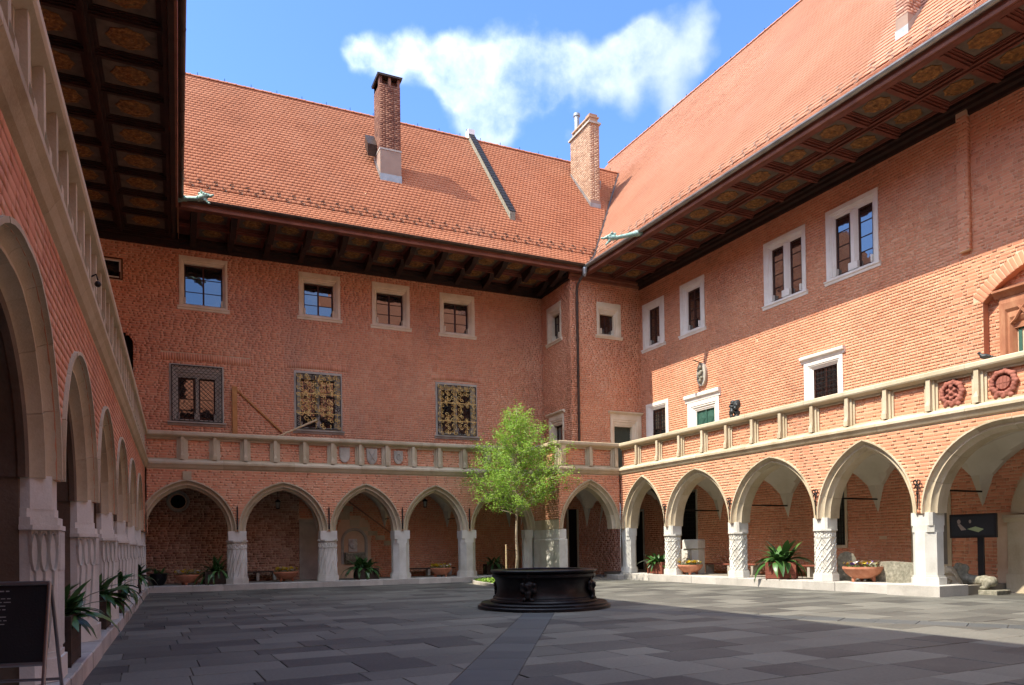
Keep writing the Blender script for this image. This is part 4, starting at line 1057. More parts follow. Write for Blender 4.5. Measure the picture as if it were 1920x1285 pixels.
def brick_faces(par, fr, u0, u1, z0, z1, d, xf, name='brick_facing', H=.088, J=.014, mat='brick'):
    rows = []; z = z0; r = 0
    while z < z1-.05:
        u = u0-(.13 if r % 2 else 0); k = 0
        while u < u1:
            w = .26 if k % 2 == 0 else .125; a, b = max(u, u0), min(u+w, u1); u += w+J; k += 1
            if b-a > .04: rows.append((a, b, z+H/2))
        z += H+J; r += 1
    A = np.array(rows); C = np.stack([(A[:, 0]+A[:, 1])/2, np.full(len(A), d), A[:, 2]], 1); S = np.stack([A[:, 1]-A[:, 0], np.full(len(A), .02), np.full(len(A), H)], 1)
    return link(name, boxes_mesh(name, mat, C, S, jit=.001), par, xf, kind='stuff')
def chimney(par, u0, u1, d0, d1, zb, zt, zbrick, label=None, style='slots', mat='brick_old', fr=F_BACK):
    c = MB(); c.use(mat).box(u0, u1, d0, d1, zbrick, zt)
    c.use('chimney_plaster').box(u0-.02, u1+.02, d0-.02, d1+.02, zb-1.4, zbrick-.0)
    co = mb_obj_multi(c, 'chimney', par); co['label'] = label
    cu, cd = (u0+u1)/2, (d0+d1)/2
    brick_faces(co, fr, u0, u1, zbrick, zt, d0, None, mat=mat)
    M = Matrix.Translation((u0, 0, 0)) @ Matrix.Rotation(-PI/2, 4, 'Z')   # left face: local u = -d
    brick_faces(co, fr, -d1, -d0, zbrick, zt, 0, M, mat=mat)
    M = Matrix.Translation((u1, 0, 0)) @ Matrix.Rotation(PI/2, 4, 'Z')
    brick_faces(co, fr, d0, d1, zbrick, zt, 0, M, mat=mat)
    f = MB(); s = 1.238
    f.box(u0-.03, u1+.03, d0-.035, d0-.005, zb-.15, zb+.28)
    for x in (u0-.035, u1+.005): f.add([(x, d0-.03, zb-.1), (x+.03, d0-.03, zb-.1), (x+.03, d1, zb+(d1-d0)*s-.1), (x, d1, zb+(d1-d0)*s-.1), (x, d0-.03, zb+.28), (x+.03, d0-.03, zb+.28), (x+.03, d1, zb+(d1-d0)*s+.22), (x, d1, zb+(d1-d0)*s+.22)], [(0,3,7,4), (1,5,6,2), (4,7,6,5), (0,4,5,1)])
    f.obj('lead_flashing', 'zinc', co)
    return co
c1 = chimney(wing_back, 8.98, 9.98, 34.42-YB, 35.5-YB, 19.3, 23.9, 20.78, 'tall thin chimney with a plastered foot', mat='brick_dark')
k = MB(); d0, d1 = 34.42-YB, 35.5-YB
k.box(8.94, 10.02, d0-.04, d1+.04, 20.74, 20.82)
k.obj('chimney_band', 'grey_stone', c1)
k = MB()
for x in (8.98, 9.42, 9.86): k.box(x, x+.12, d0+.0, d1, 23.9, 24.3)
k.box(8.98, 9.98, d0+.3, d1-.02, 23.9, 24.3); k.obj('smoke_outlets', 'brick_dark', c1)
k = MB(); k.box(8.88, 10.08, d0-.1, d1+.1, 24.3, 24.38); k.add([(8.86, d0-.12, 24.38), (10.1, d0-.12, 24.38), (10.1, d1+.12, 24.38), (8.86, d1+.12, 24.38), (9.48, (d0+d1)/2, 24.52)], [(0,1,4),(1,2,4),(2,3,4),(3,0,4)]); k.obj('chimney_cap', 'brown_metal', c1)
# small hatch beside it
k = MB(); k.add([(8.55, d0+.75, 20.7), (8.95, d0+.75, 20.7), (8.95, d0+1.3, 21.4), (8.55, d0+1.3, 21.4), (8.5, d0+.55, 21.2), (8.95, d0+.55, 21.2), (8.95, d0+1.1, 21.9), (8.5, d0+1.1, 21.9)], [(0,1,5,4),(1,2,6,5),(2,3,7,6),(3,0,4,7),(4,5,6,7)]); k.obj('roof_hatch', 'brown_metal', wing_back)
c2 = chimney(wing_back, 21.25, 21.86, 35.5-YB, 37.7-YB, 20.55, 25.35, 21.0, 'broad slab chimney with a metal flue', mat='brick_tan')
d0, d1 = 35.5-YB, 37.7-YB; k = MB(); k.box(21.15, 21.96, d0-.1, d1+.1, 25.35, 25.45); k.obj('chimney_cap', 'grey_stone', c2)
k = MB()
for i in range(6): k.box(21.3, 21.8, d0+.02+i*.38, d0+.16+i*.38, 25.45, 25.72)
k.box(21.22, 21.88, d0-.02, d1-.2, 25.72, 25.79); k.box(21.3, 21.8, d0+.05, d0+.5, 25.79, 25.95); k.obj('chimney_pots', 'brick_tan', c2)
k = MB(); k.lathe([(.15, 25.4), (.15, 26.75), (.2, 26.75), (.2, 26.9), (.16, 26.92)], 14, 21.5, d1-.35); k.obj('flue_pipe', 'zinc', c2, smooth=True, angle=.6)
k = MB(); z_ = 22.3; k.add([(22.2, d0+1.6, 22.6), (22.9, d0+1.6, 22.6), (22.9, d0+2.2, 23.3), (22.2, d0+2.2, 23.3), (22.2, d0+1.5, 23.0), (22.9, d0+1.5, 23.0), (22.9, d0+2.2, 23.7), (22.2, d0+2.2, 23.7)], [(0,1,5,4),(1,2,6,5),(2,3,7,6),(3,0,4,7),(4,5,6,7)]); k.obj('roof_window', 'zinc', wing_back)
# raised fire wall across the roof
fw = MB(); a0 = (33.35-YB, 17.96); a1 = (39.1-YB, 25.06)
fw.use('old_green_stone')
def slantbox(mb, u0, u1, a0, a1, h0, h1): 
    mb.add([(u0, a0[0], a0[1]+h0), (u1, a0[0], a0[1]+h0), (u1, a1[0], a1[1]+h0), (u0, a1[0], a1[1]+h0), (u0, a0[0], a0[1]+h1), (u1, a0[0], a0[1]+h1), (u1, a1[0], a1[1]+h1), (u0, a1[0], a1[1]+h1)], [(3,2,1,0),(4,5,6,7),(0,1,5,4),(1,2,6,5),(2,3,7,6),(3,0,4,7)])
slantbox(fw, 15.28, 15.56, a0, a1, -.2, .42)
fwo = mb_obj_multi(fw, 'fire_wall', wing_back)
t = MB(); nst = 30
for i in range(nst):
    f0, f1 = i/nst, (i+1.25)/nst; p0 = (a0[0]+(a1[0]-a0[0])*f0, a0[1]+(a1[1]-a0[1])*f0+.43); p1 = (a0[0]+(a1[0]-a0[0])*f1, a0[1]+(a1[1]-a0[1])*f1+.40)
    slantbox(t, 15.25, 15.6, p0, p1, 0, .05)
t.obj('coping_tiles', 'iron', fwo)
k = MB(); k.box(15.24, 15.62, 39-YB-.22, 39-YB+.2, 24.9, 25.42); k.obj('fire_wall_head', 'white_stone', fwo)

# ================================================================== RIGHT WING
UR0, UR1 = -31.05, 6.5
arcade_front(wing_right, F_RIGHT, -28.26, -8.1, A_RIGHT, 0, brickmax=300)
for i in range(3):  # beyond the picture, for walks to the side
    pass
MB().box(-8.1, 6.5, 0, .64, 0, 4.8).obj('arcade_wall', 'brick', wing_right)
for uc, stl in P_RIGHT:
    if stl == 'plain0': pillar(wing_right, uc-.0, 'plain', r=.31, q=.28, z0=.3)
    elif abs(uc+13.58) < .1: pillar(wing_right, uc, 'plain', r=.37, q=.33, z0=.29, label='thick plain round-capped pillar on its own square block')
    else: pillar(wing_right, uc, stl, r=.335, q=.29, z0=.29)
rp = [-(v-.06) for v in (27.03, 25.53, 24.08, 22.67, 21.33, 20.0, 18.68, 17.32, 15.96, 14.63, 13.27, 11.93, 10.6, 9.27, 7.94, 6.6, 5.3, 4, 2.7, 1.3, 0, -1.3, -2.6)]
parapet(wing_right, F_RIGHT, -28.26, 4.0, [p for p in rp if p < 3.8], zo=.006)
plinth(wing_right, -28.3, -12.83, .285, front=-.10)
MB().bevbox(-14.42, -12.82, -.32, .95, -.03, .31, .015).obj('plinth_block', 'plinth_stone', wing_right)
MB().box(-31, -12.9, .85, 3.05, -.02, .265).obj('arcade_floor', 'gallery_floor', wing_right)
MB().box(-12.9, 6, -.3, 3.05, -.03, .0).obj('passage_floor', 'paving', wing_right)
MB().box(-31, 6, .35, 3.02, ZFL+.006, ZFL+.166).obj('gallery_slab', 'gallery_floor', wing_right)
RW = dict(r1=(-30.32, -28.6, 11.45, 13.72), r2=(-27.4, -25.72, 11.4, 13.76), r3=(-22.14, -20.02, 11.22, 13.76), r4=(-19.07, -16.9, 11.22, 13.8),
          r5=(-30.16, -28.4, 5.3, 8.63), r6=(-27.0, -24.9, 5.3, 8.12), r7=(-20.2, -18.45, 5.6, 8.42))
NC, NA, NZ, NH = -11.3, 2.15, 8.72, .95       # portal niche: centre, half width, springing, rise
hs = []; ho = []
for k, r in RW.items(): hs.append(hole_rect(*r)); ho.append(rectpoly(r[0]+.08, r[1]-.08, r[2]+.05, r[3]-.08))
nR_ = (NA*NA+NH*NH)/(2*NH)
def seg_arch(off=0, n=16):
    R = nR_+off; cz = NZ+NH-nR_; a0 = math.asin(NA/nR_); return [(NC+R*math.sin(-a0+2*a0*i/n), cz+R*math.cos(-a0+2*a0*i/n)) for i in range(n+1)]
ho.append([(NC-NA, 5.1), *seg_arch(), (NC+NA, 5.1)])
def hole_seg(z):
    cz = NZ+NH-nR_; R = nR_+.42; q = R*R-(z-cz)**2; hw = np.where(q > 0, np.sqrt(np.maximum(q, 0)), np.nan)
    hw = np.where(z < NZ+.12, NA+.0, np.minimum(hw, NA+.28)); return NC-hw, NC+hw
uw = wall_sheet('upper_wall', rectpoly(UR0, UR1, ZFL+.17, 14.95), ho, .5, wing_right, d=WT)
bricks(uw, F_RIGHT, [(UR0, -5.5, ZFL+.2, 14.62)], hs+[hole_seg], d=WT, nmax=300)
MB().box(-5.4, 6.4, WT-.01, WT, ZFL+.2, 14.6).obj('brick_wall_plain', 'brick', uw)
a0 = math.asin(NA/nR_); nv = 38
vb = boxes_mesh('brick', 'brick', np.zeros((1, 3)), np.array([[1., 1., 1.]]), jit=.01)
for i in range(nv):
    a = -a0+2*a0*(i+.5)/nv; R = nR_+.2; cz = NZ+NH-nR_
    o = link('brick', vb, uw, Matrix.Translation((NC+R*math.sin(a), WT-.004, cz+R*math.cos(a))) @ Matrix.Rotation(a, 4, 'Y') @ Matrix.Diagonal((2*nR_*a0/nv*.86, .03, .38, 1)))
nb = MB(); nb.box(NC-NA-.05, NC+NA+.05, WT+.28, WT+.32, 5, NZ+NH+.1); nbo = nb.obj('niche_wall', 'mortar', wing_right)
bricks(nbo, F_RIGHT, [(NC-NA-.02, NC+NA+.02, 5.1, NZ+NH+.05)], [hole_rect(NC-1.75, NC+1.75, 5, 8.75)], d=WT+.28, nmax=60)
# carved late gothic portal
pt = MB(); e0, e1, ez = NC-1.72, NC+1.72, 8.72
pt.ring((e0, e1, 4.6, ez), [(0, WT+.28), (0, WT+.06), (.08, WT+.04), (.16, WT+.06), (.2, WT+.12), (.27, WT+.1), (.32, WT+.16), (.4, WT+.3)], (1, 1, 0, 2.3))
pt.sweepu(e0-.12, e1+.12, [(WT+.28, ez), (WT+.04, ez), (WT-.02, ez+.08), (WT-.12, ez+.16), (WT-.12, ez+.22), (WT+.28, ez+.34)])
po = pt.obj('portal', 'portal_stone', wing_right, label='carved brown stone portal with a green door in an arched niche')
tr = MB(); tr.box(e0+.3, e1-.3, WT+.2, WT+.26, ez-.95, ez-.1)
for i in range(5):
    c = e0+.62+i*(e1-e0-1.24)/4
    for sg in (-1, 1): tr.tube([(c+sg*.42, WT+.16, ez-.85), (c+sg*.2, WT+.1, ez-.72), (c, WT+.08, ez-.45), (c-sg*.16, WT+.1, ez-.25), (c-sg*.3, WT+.16, ez-.16)], [.03, .045, .05, .045, .03], 5)
    tr.tube([(c-.3, WT+.12, ez-.3), (c, WT+.09, ez-.4), (c+.3, WT+.12, ez-.3)], [.025, .04, .025], 5)
tr.obj('tracery', 'portal_stone', po)
gd = MB(); gd.box(e0+.4, e1-.4, WT+.34, WT+.42, 5, ez-.9); gd.ring((e0+.42, e1-.42, 5, ez-.9), [(0, WT+.26), (.1, WT+.26), (.12, WT+.34)]); gd.obj('door_leaf', 'green_door', po)
KW = dict(d=WT, mat='white_stone', depth=.15)
window(wing_right, RW['r1'], w=(.42, .5, .14, .34), rows=4, cols=2, **KW); window(wing_right, RW['r2'], w=(.44, .4, .14, .4), rows=4, cols=2, **KW)
window(wing_right, RW['r3'], w=(.34, .28, .1, .34), lights=2, cols=1, rows=4, mull=.34, **KW); window(wing_right, RW['r4'], w=(.34, .28, .1, .36), lights=2, cols=1, rows=4, mull=.34, **KW)
window(wing_right, RW['r5'], w=(.42, .36, .1, .34), grille='square', rows=3, sill=0, **KW)
window(wing_right, RW['r6'], w=(.5, .4, .0, .44), door=('green_door', 'diamond'), sill=0, hood=.34, **KW)
window(wing_right, RW['r7'], w=(.36, .32, .1, .3), grille='square', rows=3, lights=1, cols=2, hood=.24, sill=0, **KW)
# brick pilaster strip that stops half way down
ls = MB(); ls.box(-14.05, -13.72, WT-.16, WT+.02, 10.45, 14.75); lo = ls.obj('pilaster_strip', 'mortar', wing_right)
bricks(lo, F_RIGHT, [(-14.05, -13.72, 10.47, 14.6)], d=WT-.16, nmax=60)
M = Matrix.Translation((-13.72, 0, 0)) @ Matrix.Rotation(PI/2, 4, 'Z'); brick_faces(lo, F_RIGHT, WT-.16, WT, 10.47, 14.6, 0, M)
M = Matrix.Translation((-14.05, 0, 0)) @ Matrix.Rotation(-PI/2, 4, 'Z'); brick_faces(lo, F_RIGHT, -WT, -(WT-.16), 10.47, 14.6, 0, M)
# inner arcade wall of the right wing
ho = [rectpoly(-28.0, -26.55, 1.8, 4.0), rectpoly(-19.6, -18.5, 1.45, 3.6), rectpoly(-15.8, -14.7, .8, 2.95), rectpoly(-32.3, -30.6, .27, 3.3),
      [(-12.35, 0), *[(-11.0-1.35*math.cos(t*PI/12), 2.3+1.35*math.sin(t*PI/12)) for t in range(13)], (-9.65, 0)]]
hs = [hole_rect(-28.06, -26.45, 1.7, 4.05), hole_rect(-19.7, -18.4, 1.35, 3.7), hole_rect(-15.95, -14.58, .7, 3.05), hole_rect(-32.4, -30.5, .2, 3.35), hole_rect(-13.2, -8.8, 0, 2.3), hole_arch(-11, 1.8, 1.8, 2.3, 0)]
iw = wall_sheet('inner_wall', rectpoly(-32.6, UR1, -.02, ZFL), ho, .5, wing_right, d=WT)
bricks(iw, F_RIGHT, [(-31, -5, .0, 4.7)], hs, d=WT, nmax=200)
def recess(par, r, d, fm, leaf, fwid=.1, dep=.3, name='door_frame'):
    f = MB(); f.ring((r[0]-fwid, r[1]+fwid, r[2]-fwid, r[3]+fwid), [(0, d), (0, d-.03), (fwid, d-.03), (fwid, d+dep)]); o = f.obj(name, fm, par)
    MB().box(r[0]-.01, r[1]+.01, d+dep-.04, d+dep, r[2]-.02, r[3]+.02).obj('leaf', leaf, o); return o
w1 = recess(wing_right, (-28.0, -26.55, 1.8, 4.0), WT, 'grey_stone', 'dark_interior', .08, .35, 'grated_window')
q = MB()
for i in range(9): x = -28+1.45*i/8; q.box(x-.01, x+.01, WT-.06, WT-.04, 1.75, 4.05)
for i in range(12): z = 1.8+2.2*i/11; q.box(-28.05, -26.5, WT-.075, WT-.061, z-.01, z+.01)
q.obj('grille', 'iron', w1)
w2 = recess(wing_right, (-19.6, -18.5, 1.45, 3.6), WT, 'sandstone', 'green_grey_door', .1, .2, 'grated_window')
q = MB()
for i in range(5): x = -18.95+.4*i/4; q.box(x-.012, x+.012, WT-.06, WT-.04, 1.45, 3.6)
for i in range(11): z = 1.5+2.05*i/10; q.box(-19.6, -18.5, WT-.075, WT-.061, z-.01, z+.01)
q.obj('grille', 'iron', w2); 
recess(wing_right, (-15.8, -14.7, .8, 2.95), WT, 'sandstone', 'grey_panel', .13, .12, 'stone_framed_panel')
recess(wing_right, (-32.3, -30.6, .3, 3.3), WT, 'grey_stone', 'dark_interior', .1, .4, 'doorway')
# round-arched portal of the passage
pm = MB(); prf = [(.34, .02), (.34, -.16), (.0, -.16), (-.0, -.1), (-.12, .0), (-.16, .2), (-.16, .5)]
V = []; nn_ = 20
for r_, d_ in prf: V += [(-11-(1.35+r_)*math.cos(t*PI/nn_), WT+d_, 2.3+(1.35+r_)*math.sin(t*PI/nn_)) for t in range(nn_+1)]
pm.add(V, [(i*(nn_+1)+k_, (i+1)*(nn_+1)+k_, (i+1)*(nn_+1)+k_+1, i*(nn_+1)+k_+1) for i in range(len(prf)-1) for k_ in range(nn_)])
for sg in (-1, 1):
    x0, x1 = sorted((-11+sg*1.19, -11+sg*1.85)); pm.box(x0, x1, WT-.2, WT+.4, .0, .55); pm.box(x0+.04, x1-.04, WT-.16, WT+.4, .55, 2.08)
    pm.sweepu(x0-.04, x1+.04, [(WT+.3, 2.06), (WT-.17, 2.06), (WT-.2, 2.12), (WT-.27, 2.18), (WT-.27, 2.27), (WT+.3, 2.28)])
pm.obj('arched_portal', 'sandstone', wing_right)
MB().box(-12.5, -9.5, WT+.46, WT+.5, 0, 3.8).obj('portal_dark', 'green_grey_door', wing_right)
bay = [-31.0, -28.14, -24.98, -21.12, -17.14, -13.58, -8.5]
for i in range(6): vault(wing_right, bay[i], bay[i+1], .6, WT+.01, top=4.6)
def curl_anchor(par, uc, z0=2.45, z1=3.2):
    a = MB(); a.tube([(uc, -.07, z0), (uc, -.075, z0+.3), (uc, -.07, z1)], [.012, .024, .02], 5)
    a.ball((uc, -.08, (z0+z1)/2+.08), .04, 6, 4)
    for sg in (-1, 1):
        a.tube([(uc+sg*(.0+.11*math.sin(t*.55)*(1-t*.03)), -.08, z1-.06+.13*(1-math.cos(t*.62))*.6-(.02*t if t > 5 else 0)) for t in range(9)], .018, 5)
    return a.obj('wall_anchor', 'iron', par)
for uc in (-24.98, -21.12, -17.14, -13.58):
    MB().tube([(uc, .3, 3.02), (uc, WT, 3.02)], .03, 6).obj('tie_rod', 'iron', wing_right); curl_anchor(wing_right, uc)
DER = 19.38-DR
soffit(wing_right, -31.0, 6, WT, DER+.02, 14.88, 1.63, .45, zo=.005, wide=.13)
eaves_edge(wing_right, -31.0, 4, DER, 15.2, 'zinc', zo=.004)
k = chimney(wing_right, -15.0, -14.62, 21.25-DR, 21.9-DR, 17.25, 22.5, 17.9, 'brick chimney cut by the top of the picture')

# ================================================================== LEFT WING
arcade_front(wing_left, F_LEFT, -7.2, YB-.02, A_LEFT, 0, inner='shade_brown_stone', brickmax=300, brick_range=(1.0, 40))  # deep arch soffits get the same painted-in shade
for y_ in P_LEFT: pier(wing_left, y_)
MB().box(YB-1.25, YB-.01, .0, .62, 2.34, 4.78).obj('pier', 'mortar', wing_left)
pier(wing_left, 31.0, r=.36)
parapet(wing_left, F_LEFT, -7.2, YB-.14, [-.93+k*.79-4.8 for k in range(0)]+[round(-6.2+k*.787, 3) for k in range(47)], zo=-.006)
plinth(wing_left, -7.0, YB-.12, .24, front=-.10)
MB().box(-7.2, YB+3.1, .85, 3.05, -.02, .215).obj('arcade_floor', 'gallery_floor', wing_left)
MB().box(-7.2, YB+3.0, .35, 3.02, ZFL-.006, ZFL+.154).obj('gallery_slab', 'gallery_floor', wing_left)
wl = MB().box(-7.2, YB+3.1, WT, WT+.5, -.02, 14.95).obj('inner_wall', 'brick', wing_left)
bay = P_LEFT+[31.1, YB+3.0]
for i in range(3, len(bay)-1): vault(wing_left, bay[i], bay[i+1], .6, WT+.01, top=4.4)
for uc in P_LEFT[3:]: MB().tube([(uc, .3, 2.6), (uc, WT, 2.6)], .03, 6).obj('tie_rod', 'iron', wing_left)
DEL = -.08+XL
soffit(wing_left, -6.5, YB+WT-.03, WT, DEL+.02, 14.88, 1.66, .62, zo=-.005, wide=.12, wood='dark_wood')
eaves_edge(wing_left, -6.5, 30.98, DEL, 15.2, 'brown_metal', zo=-.004)
rf = MB(); rf.add([(u, d, z-.04) for d, z in PLf for u in (-6.5, 45)], [(0, 1, 3, 2), (2, 3, 5, 4)]); rf.add([(-6.5, 6.6, 23.16), (45, 6.6, 23.16), (45, 13, 15), (-6.5, 13, 15)], [(0, 1, 2, 3)])
rf.obj('roof', 'roof_tile', wing_left)
# a small lamp bracket on the parapet
k = MB(); k.tube([(12.15, -.02, 5.55), (12.15, -.1, 5.6), (12.15, -.12, 5.52)], .014, 5); k.ball((12.15, -.12, 5.46), .045, 8, 6); k.obj('spotlight', 'iron', wing_left)

# ================================================================== CORNER BLOCK
XF_L = Matrix.Translation((XBL, 0, 0)) @ Matrix.Rotation(-PI/2, 4, 'Z')     # left face, local u = -(y-YBL)
bd = YB-YBL
arcade_front(block, F_BLOCK, XBL+.0, 18.64, [(17.07, 1.29, 1.93)], 0, brickmax=150)
pr = MB(); pr.box(XBL, 15.80, .0, .66, -.02, ZS-.003); pr.box(XBL+.002, XBL+.45, .661, bd+.3, -.02, ZS-.003); pr.bevbox(XBL-.035, 15.84, -.035, .66, -.02, 1.9, .03); pr.bevbox(XBL-.034, XBL+.45, .661, bd-.02, -.02, 1.9, .03); pr.obj('pier', 'limestone', block)
wl = wall_sheet('side_wall', rectpoly(-bd, -.0, ZS, 4.8), [], .06, block, xf=XF_L)
bricks(wl, F_BLOCK @ XF_L, [(-bd, -.02, ZS+.45, 4.78)], nmax=40)
MB().box(-bd, 0, -.008, .02, ZS, ZS+.44).obj('pier_stone', 'sandstone', block, XF_L)
MB().box(15.45+.55, 17.6, .66, bd, ZS, 4.8).obj('core', 'mortar', block) if False else None
parapet(block, F_BLOCK, XBL+.0, 18.62, [XBL+.16, 17.1, 18.45], zo=.012, nmax=100)
parapet(block, F_BLOCK, -bd+.02, .09, [-.14], zo=.018, nmax=60, xf=XF_L)
MB().box(XBL+.3, 21.7, .35, 5.4, ZFL+.012, ZFL+.172).obj('gallery_slab', 'gallery_floor', block)
MB().box(XBL, 21.6, -.0, 5.4, -.02, .02).obj('arcade_floor', 'gallery_floor', block)
MB().bevbox(18.3, 19.0, -.3, .7, -.03, .2, .02).obj('plinth_block', 'plinth_stone', block)
pillar(wing_back, 15.17, 'plain', r=.25, dc=.26, z0=.1)
BU = 31.4-YBL                 # upper front face
hb = [(19.02, 20.42, 12.04, 13.69), (19.72, 21.55, 5.1, 8.15)]
uw = wall_sheet('upper_wall', rectpoly(17.53, 21.7, ZFL+.17, 14.95), [rectpoly(r[0]+.08, r[1]-.08, r[2]+.05, r[3]-.08) for r in hb], .45, block, d=BU)
bricks(uw, F_BLOCK, [(17.54, 21.7, ZFL+.2, 14.7)], [hole_rect(*r) for r in hb], d=BU, nmax=150)
window(block, hb[0], w=(.24, .36, .1, .56), rows=2, cols=2, d=BU, mat='window_stone')
window(block, hb[1], w=(.28, .52, .0, .6), door=('green_grey_door', 'chevron'), d=BU, mat='window_stone', sill=0, hood=.12)
XF_U = Matrix.Translation((17.53, 0, 0)) @ Matrix.Rotation(-PI/2, 4, 'Z')
e0, e1 = -(34.5-YBL), -BU
hl = [(-(33.85-YBL), -(32.32-YBL), 12.0, 13.85), (-(33.8-YBL), -(32.2-YBL), 5.1, 8.2)]
sw = wall_sheet('upper_side_wall', rectpoly(e0, e1, ZFL+.17, 14.95), [rectpoly(r[0]+.08, r[1]-.08, r[2]+.05, r[3]-.08) for r in hl], .45, block, xf=XF_U)
bricks(sw, F_BLOCK @ XF_U, [(e0, e1, ZFL+.2, 14.7)], [hole_rect(*r) for r in hl], nmax=60)
window(block, hl[0], w=(.4, .3, .1, .5), rows=3, cols=2, xf=XF_U, mat='window_stone')
window(block, hl[1], w=(.4, .28, .0, .5), rows=3, cols=1, xf=XF_U, mat='window_stone', sill=0, hood=.15)
# timber cornices where the eaves meet the brick
MB().sweepu(-4.1, .12, [(WT, 14.55), (WT-.1, 14.6), (WT-.12, 14.75), (WT-.25, 14.8), (WT-.25, 14.9), (WT, 14.92)]).obj('cornice', 'dark_wood', wing_back)
MB().sweepu(17.45, 21.7, [(BU, 14.62), (BU-.08, 14.66), (BU-.1, 14.76), (BU-.2, 14.8), (BU-.2, 14.92), (BU, 14.93)]).obj('cornice', 'fascia_wood', block)
MB().sweepu(e0, e1, [(0, 14.6), (-.08, 14.64), (-.1, 14.76), (-.2, 14.8), (-.2, 14.91), (0, 14.915)]).obj('cornice', 'dark_wood', block, XF_U)
MB().box(-4.14, .1, 34.12-YB, WT+.0-.002, 14.79, 15.12).obj('corner_beam', 'dark_wood', wing_back)
# downpipe
dp = MB(); px0 = 17.86; dd = BU-.12
dp.tube([(18.0, 30.8-YBL, 15.05), (17.98, 30.85-YBL, 14.7), (px0, dd-.1, 14.35), (px0, dd, 14.05), (px0, dd, 5.3)], .062, 10)
for z in (13.4, 11.6, 9.8, 8.0, 6.3): dp.tube([(px0, dd, z), (px0, dd, z+.07)], .078, 10); dp.box(px0-.015, px0+.015, dd, BU, z+.02, z+.05)
dp.obj('downpipe', 'brown_metal', block, smooth=True, angle=.7)
hd = MB(); hd.lathe([(.05, 14.6), (.1, 14.72), (.13, 14.95), (.12, 15.02)], 10, 18.02, 30.78-YBL); hd.obj('rainwater_head', 'zinc', block)
for v in ((15.9, 18.62, .6, 3.0), (18.62, 21.7, .6, 3.0)): vault(block, *v, top=4.45)
# wall deep inside the block's arch
iw = MB().box(15.9, 21.9, 5.05, 5.3, 0, 4.9).obj('inner_wall', 'mortar', block)
bricks(iw, F_BLOCK, [(15.9, 21.9, .02, 4.7)], [hole_rect(18.6, 19.2, 0, 3.5)], d=5.05, nmax=20)
q = MB(); q.box(18.55, 18.65, 4.95, 5.06, 0, 3.5); q.box(19.15, 19.25, 4.95, 5.06, 0, 3.5); q.obj('doorway', 'sandstone', block); MB().box(18.6, 19.2, 5.0, 5.04, 0, 3.5).obj('dark_opening', 'dark_interior', block)
vault(block, 15.9, 21.7, 3.0, 5.06, top=4.45)

# ================================================================== FRONT WING (behind the camera; it shows in the window panes)
F_FRONT = frame(20, -7.6, PI)
wing_front = thing('arcade_building', 'brick wing closing the courtyard in front, seen only as a reflection in the window panes', 'building', xf=F_FRONT, group='brick wings around the courtyard')
MB().box(-3, 25, 3, 3.5, 0, 14.9).obj('wall', 'brick', wing_front); MB().box(-3, 25, 0, .5, 4.9, 6.3).obj('parapet', 'sandstone', wing_front)
for k in range(8): MB().box(-2.3+k*3.4, -1.6+k*3.4, 0, .6, 0, 4.9).obj('pillar', 'limestone', wing_front)
MB().box(-3, 25, -.3, 3.2, 14.9, 15.1).obj('soffit', 'dark_wood', wing_front)
rf = MB(); rf.add([(-3, -.4, 15.1), (25, -.4, 15.1), (25, 9, 26.5), (-3, 9, 26.5), (25, 18, 15), (-3, 18, 15)], [(0, 1, 2, 3), (3, 2, 4, 5)]); rf.obj('roof', 'roof_tile', wing_front)
rf = MB(); rf.add([(-14, 1, 15.1), (3.2, 1, 15.1), (3.2, 11, 35), (-14, 11, 35), (3.2, 18, 15), (-14, 18, 15)], [(0, 1, 2, 3), (3, 2, 4, 5), (1, 4, 2)]); rf.obj('high_roof', 'roof_tile', wing_front)
for k in range(6):
    o = MB().box(0, 1.2, 2.9, 3.0, 11.6, 13.6).obj('window', 'window_glass', wing_front, Matrix.Translation((k*4, 0, 0))); MB().ring((-.2, 1.4, 11.4, 13.8), [(0, 3), (0, 2.88), (.2, 2.88), (.2, 3)]).obj('frame', 'window_stone', o)

# ================================================================== THINGS
def at(px, py, z):
    r = ray(px, py); return Vector((0, 0, EYE))+r*((z-EYE)/r.z)
def on_y(px, py, y):
    r = ray(px, py); return Vector((0, 0, EYE))+r*(y/r.y)
def on_r(px, py, dist):
    r = ray(px, py); P = Vector((0, 0, EYE))+r*(dist/r.dot(nR)); return P
def blob(name, mat, els, parent, res=.03, xf=None, dec=None, th=.25, **k):
    """one continuous modelled surface grown from balls (x,y,z,r[,sx,sy,sz[,neg]])"""
    mbd = bpy.data.metaballs.new('tmp'); mbd.resolution = res; mbd.render_resolution = res; mbd.threshold = th
    for e in els:
        b = mbd.elements.new(); b.co = e[:3]; b.radius = e[3]*1.3
        if len(e) > 4: b.type = 'ELLIPSOID'; b.size_x, b.size_y, b.size_z = e[4:7]
        if len(e) > 7: b.use_negative = True
    ob = bpy.data.objects.new('tmp_%s' % name, mbd); COL.objects.link(ob)
    dg = bpy.context.evaluated_depsgraph_get(); me = bpy.data.meshes.new_from_object(ob.evaluated_get(dg)); bpy.data.objects.remove(ob)
    me.materials.clear(); me.materials.append(MM[mat]); me.name = name
    me.polygons.foreach_set('use_smooth', [True]*len(me.polygons))
    if parent == 'mesh': return me
    return link(name, me, parent, xf, **k)

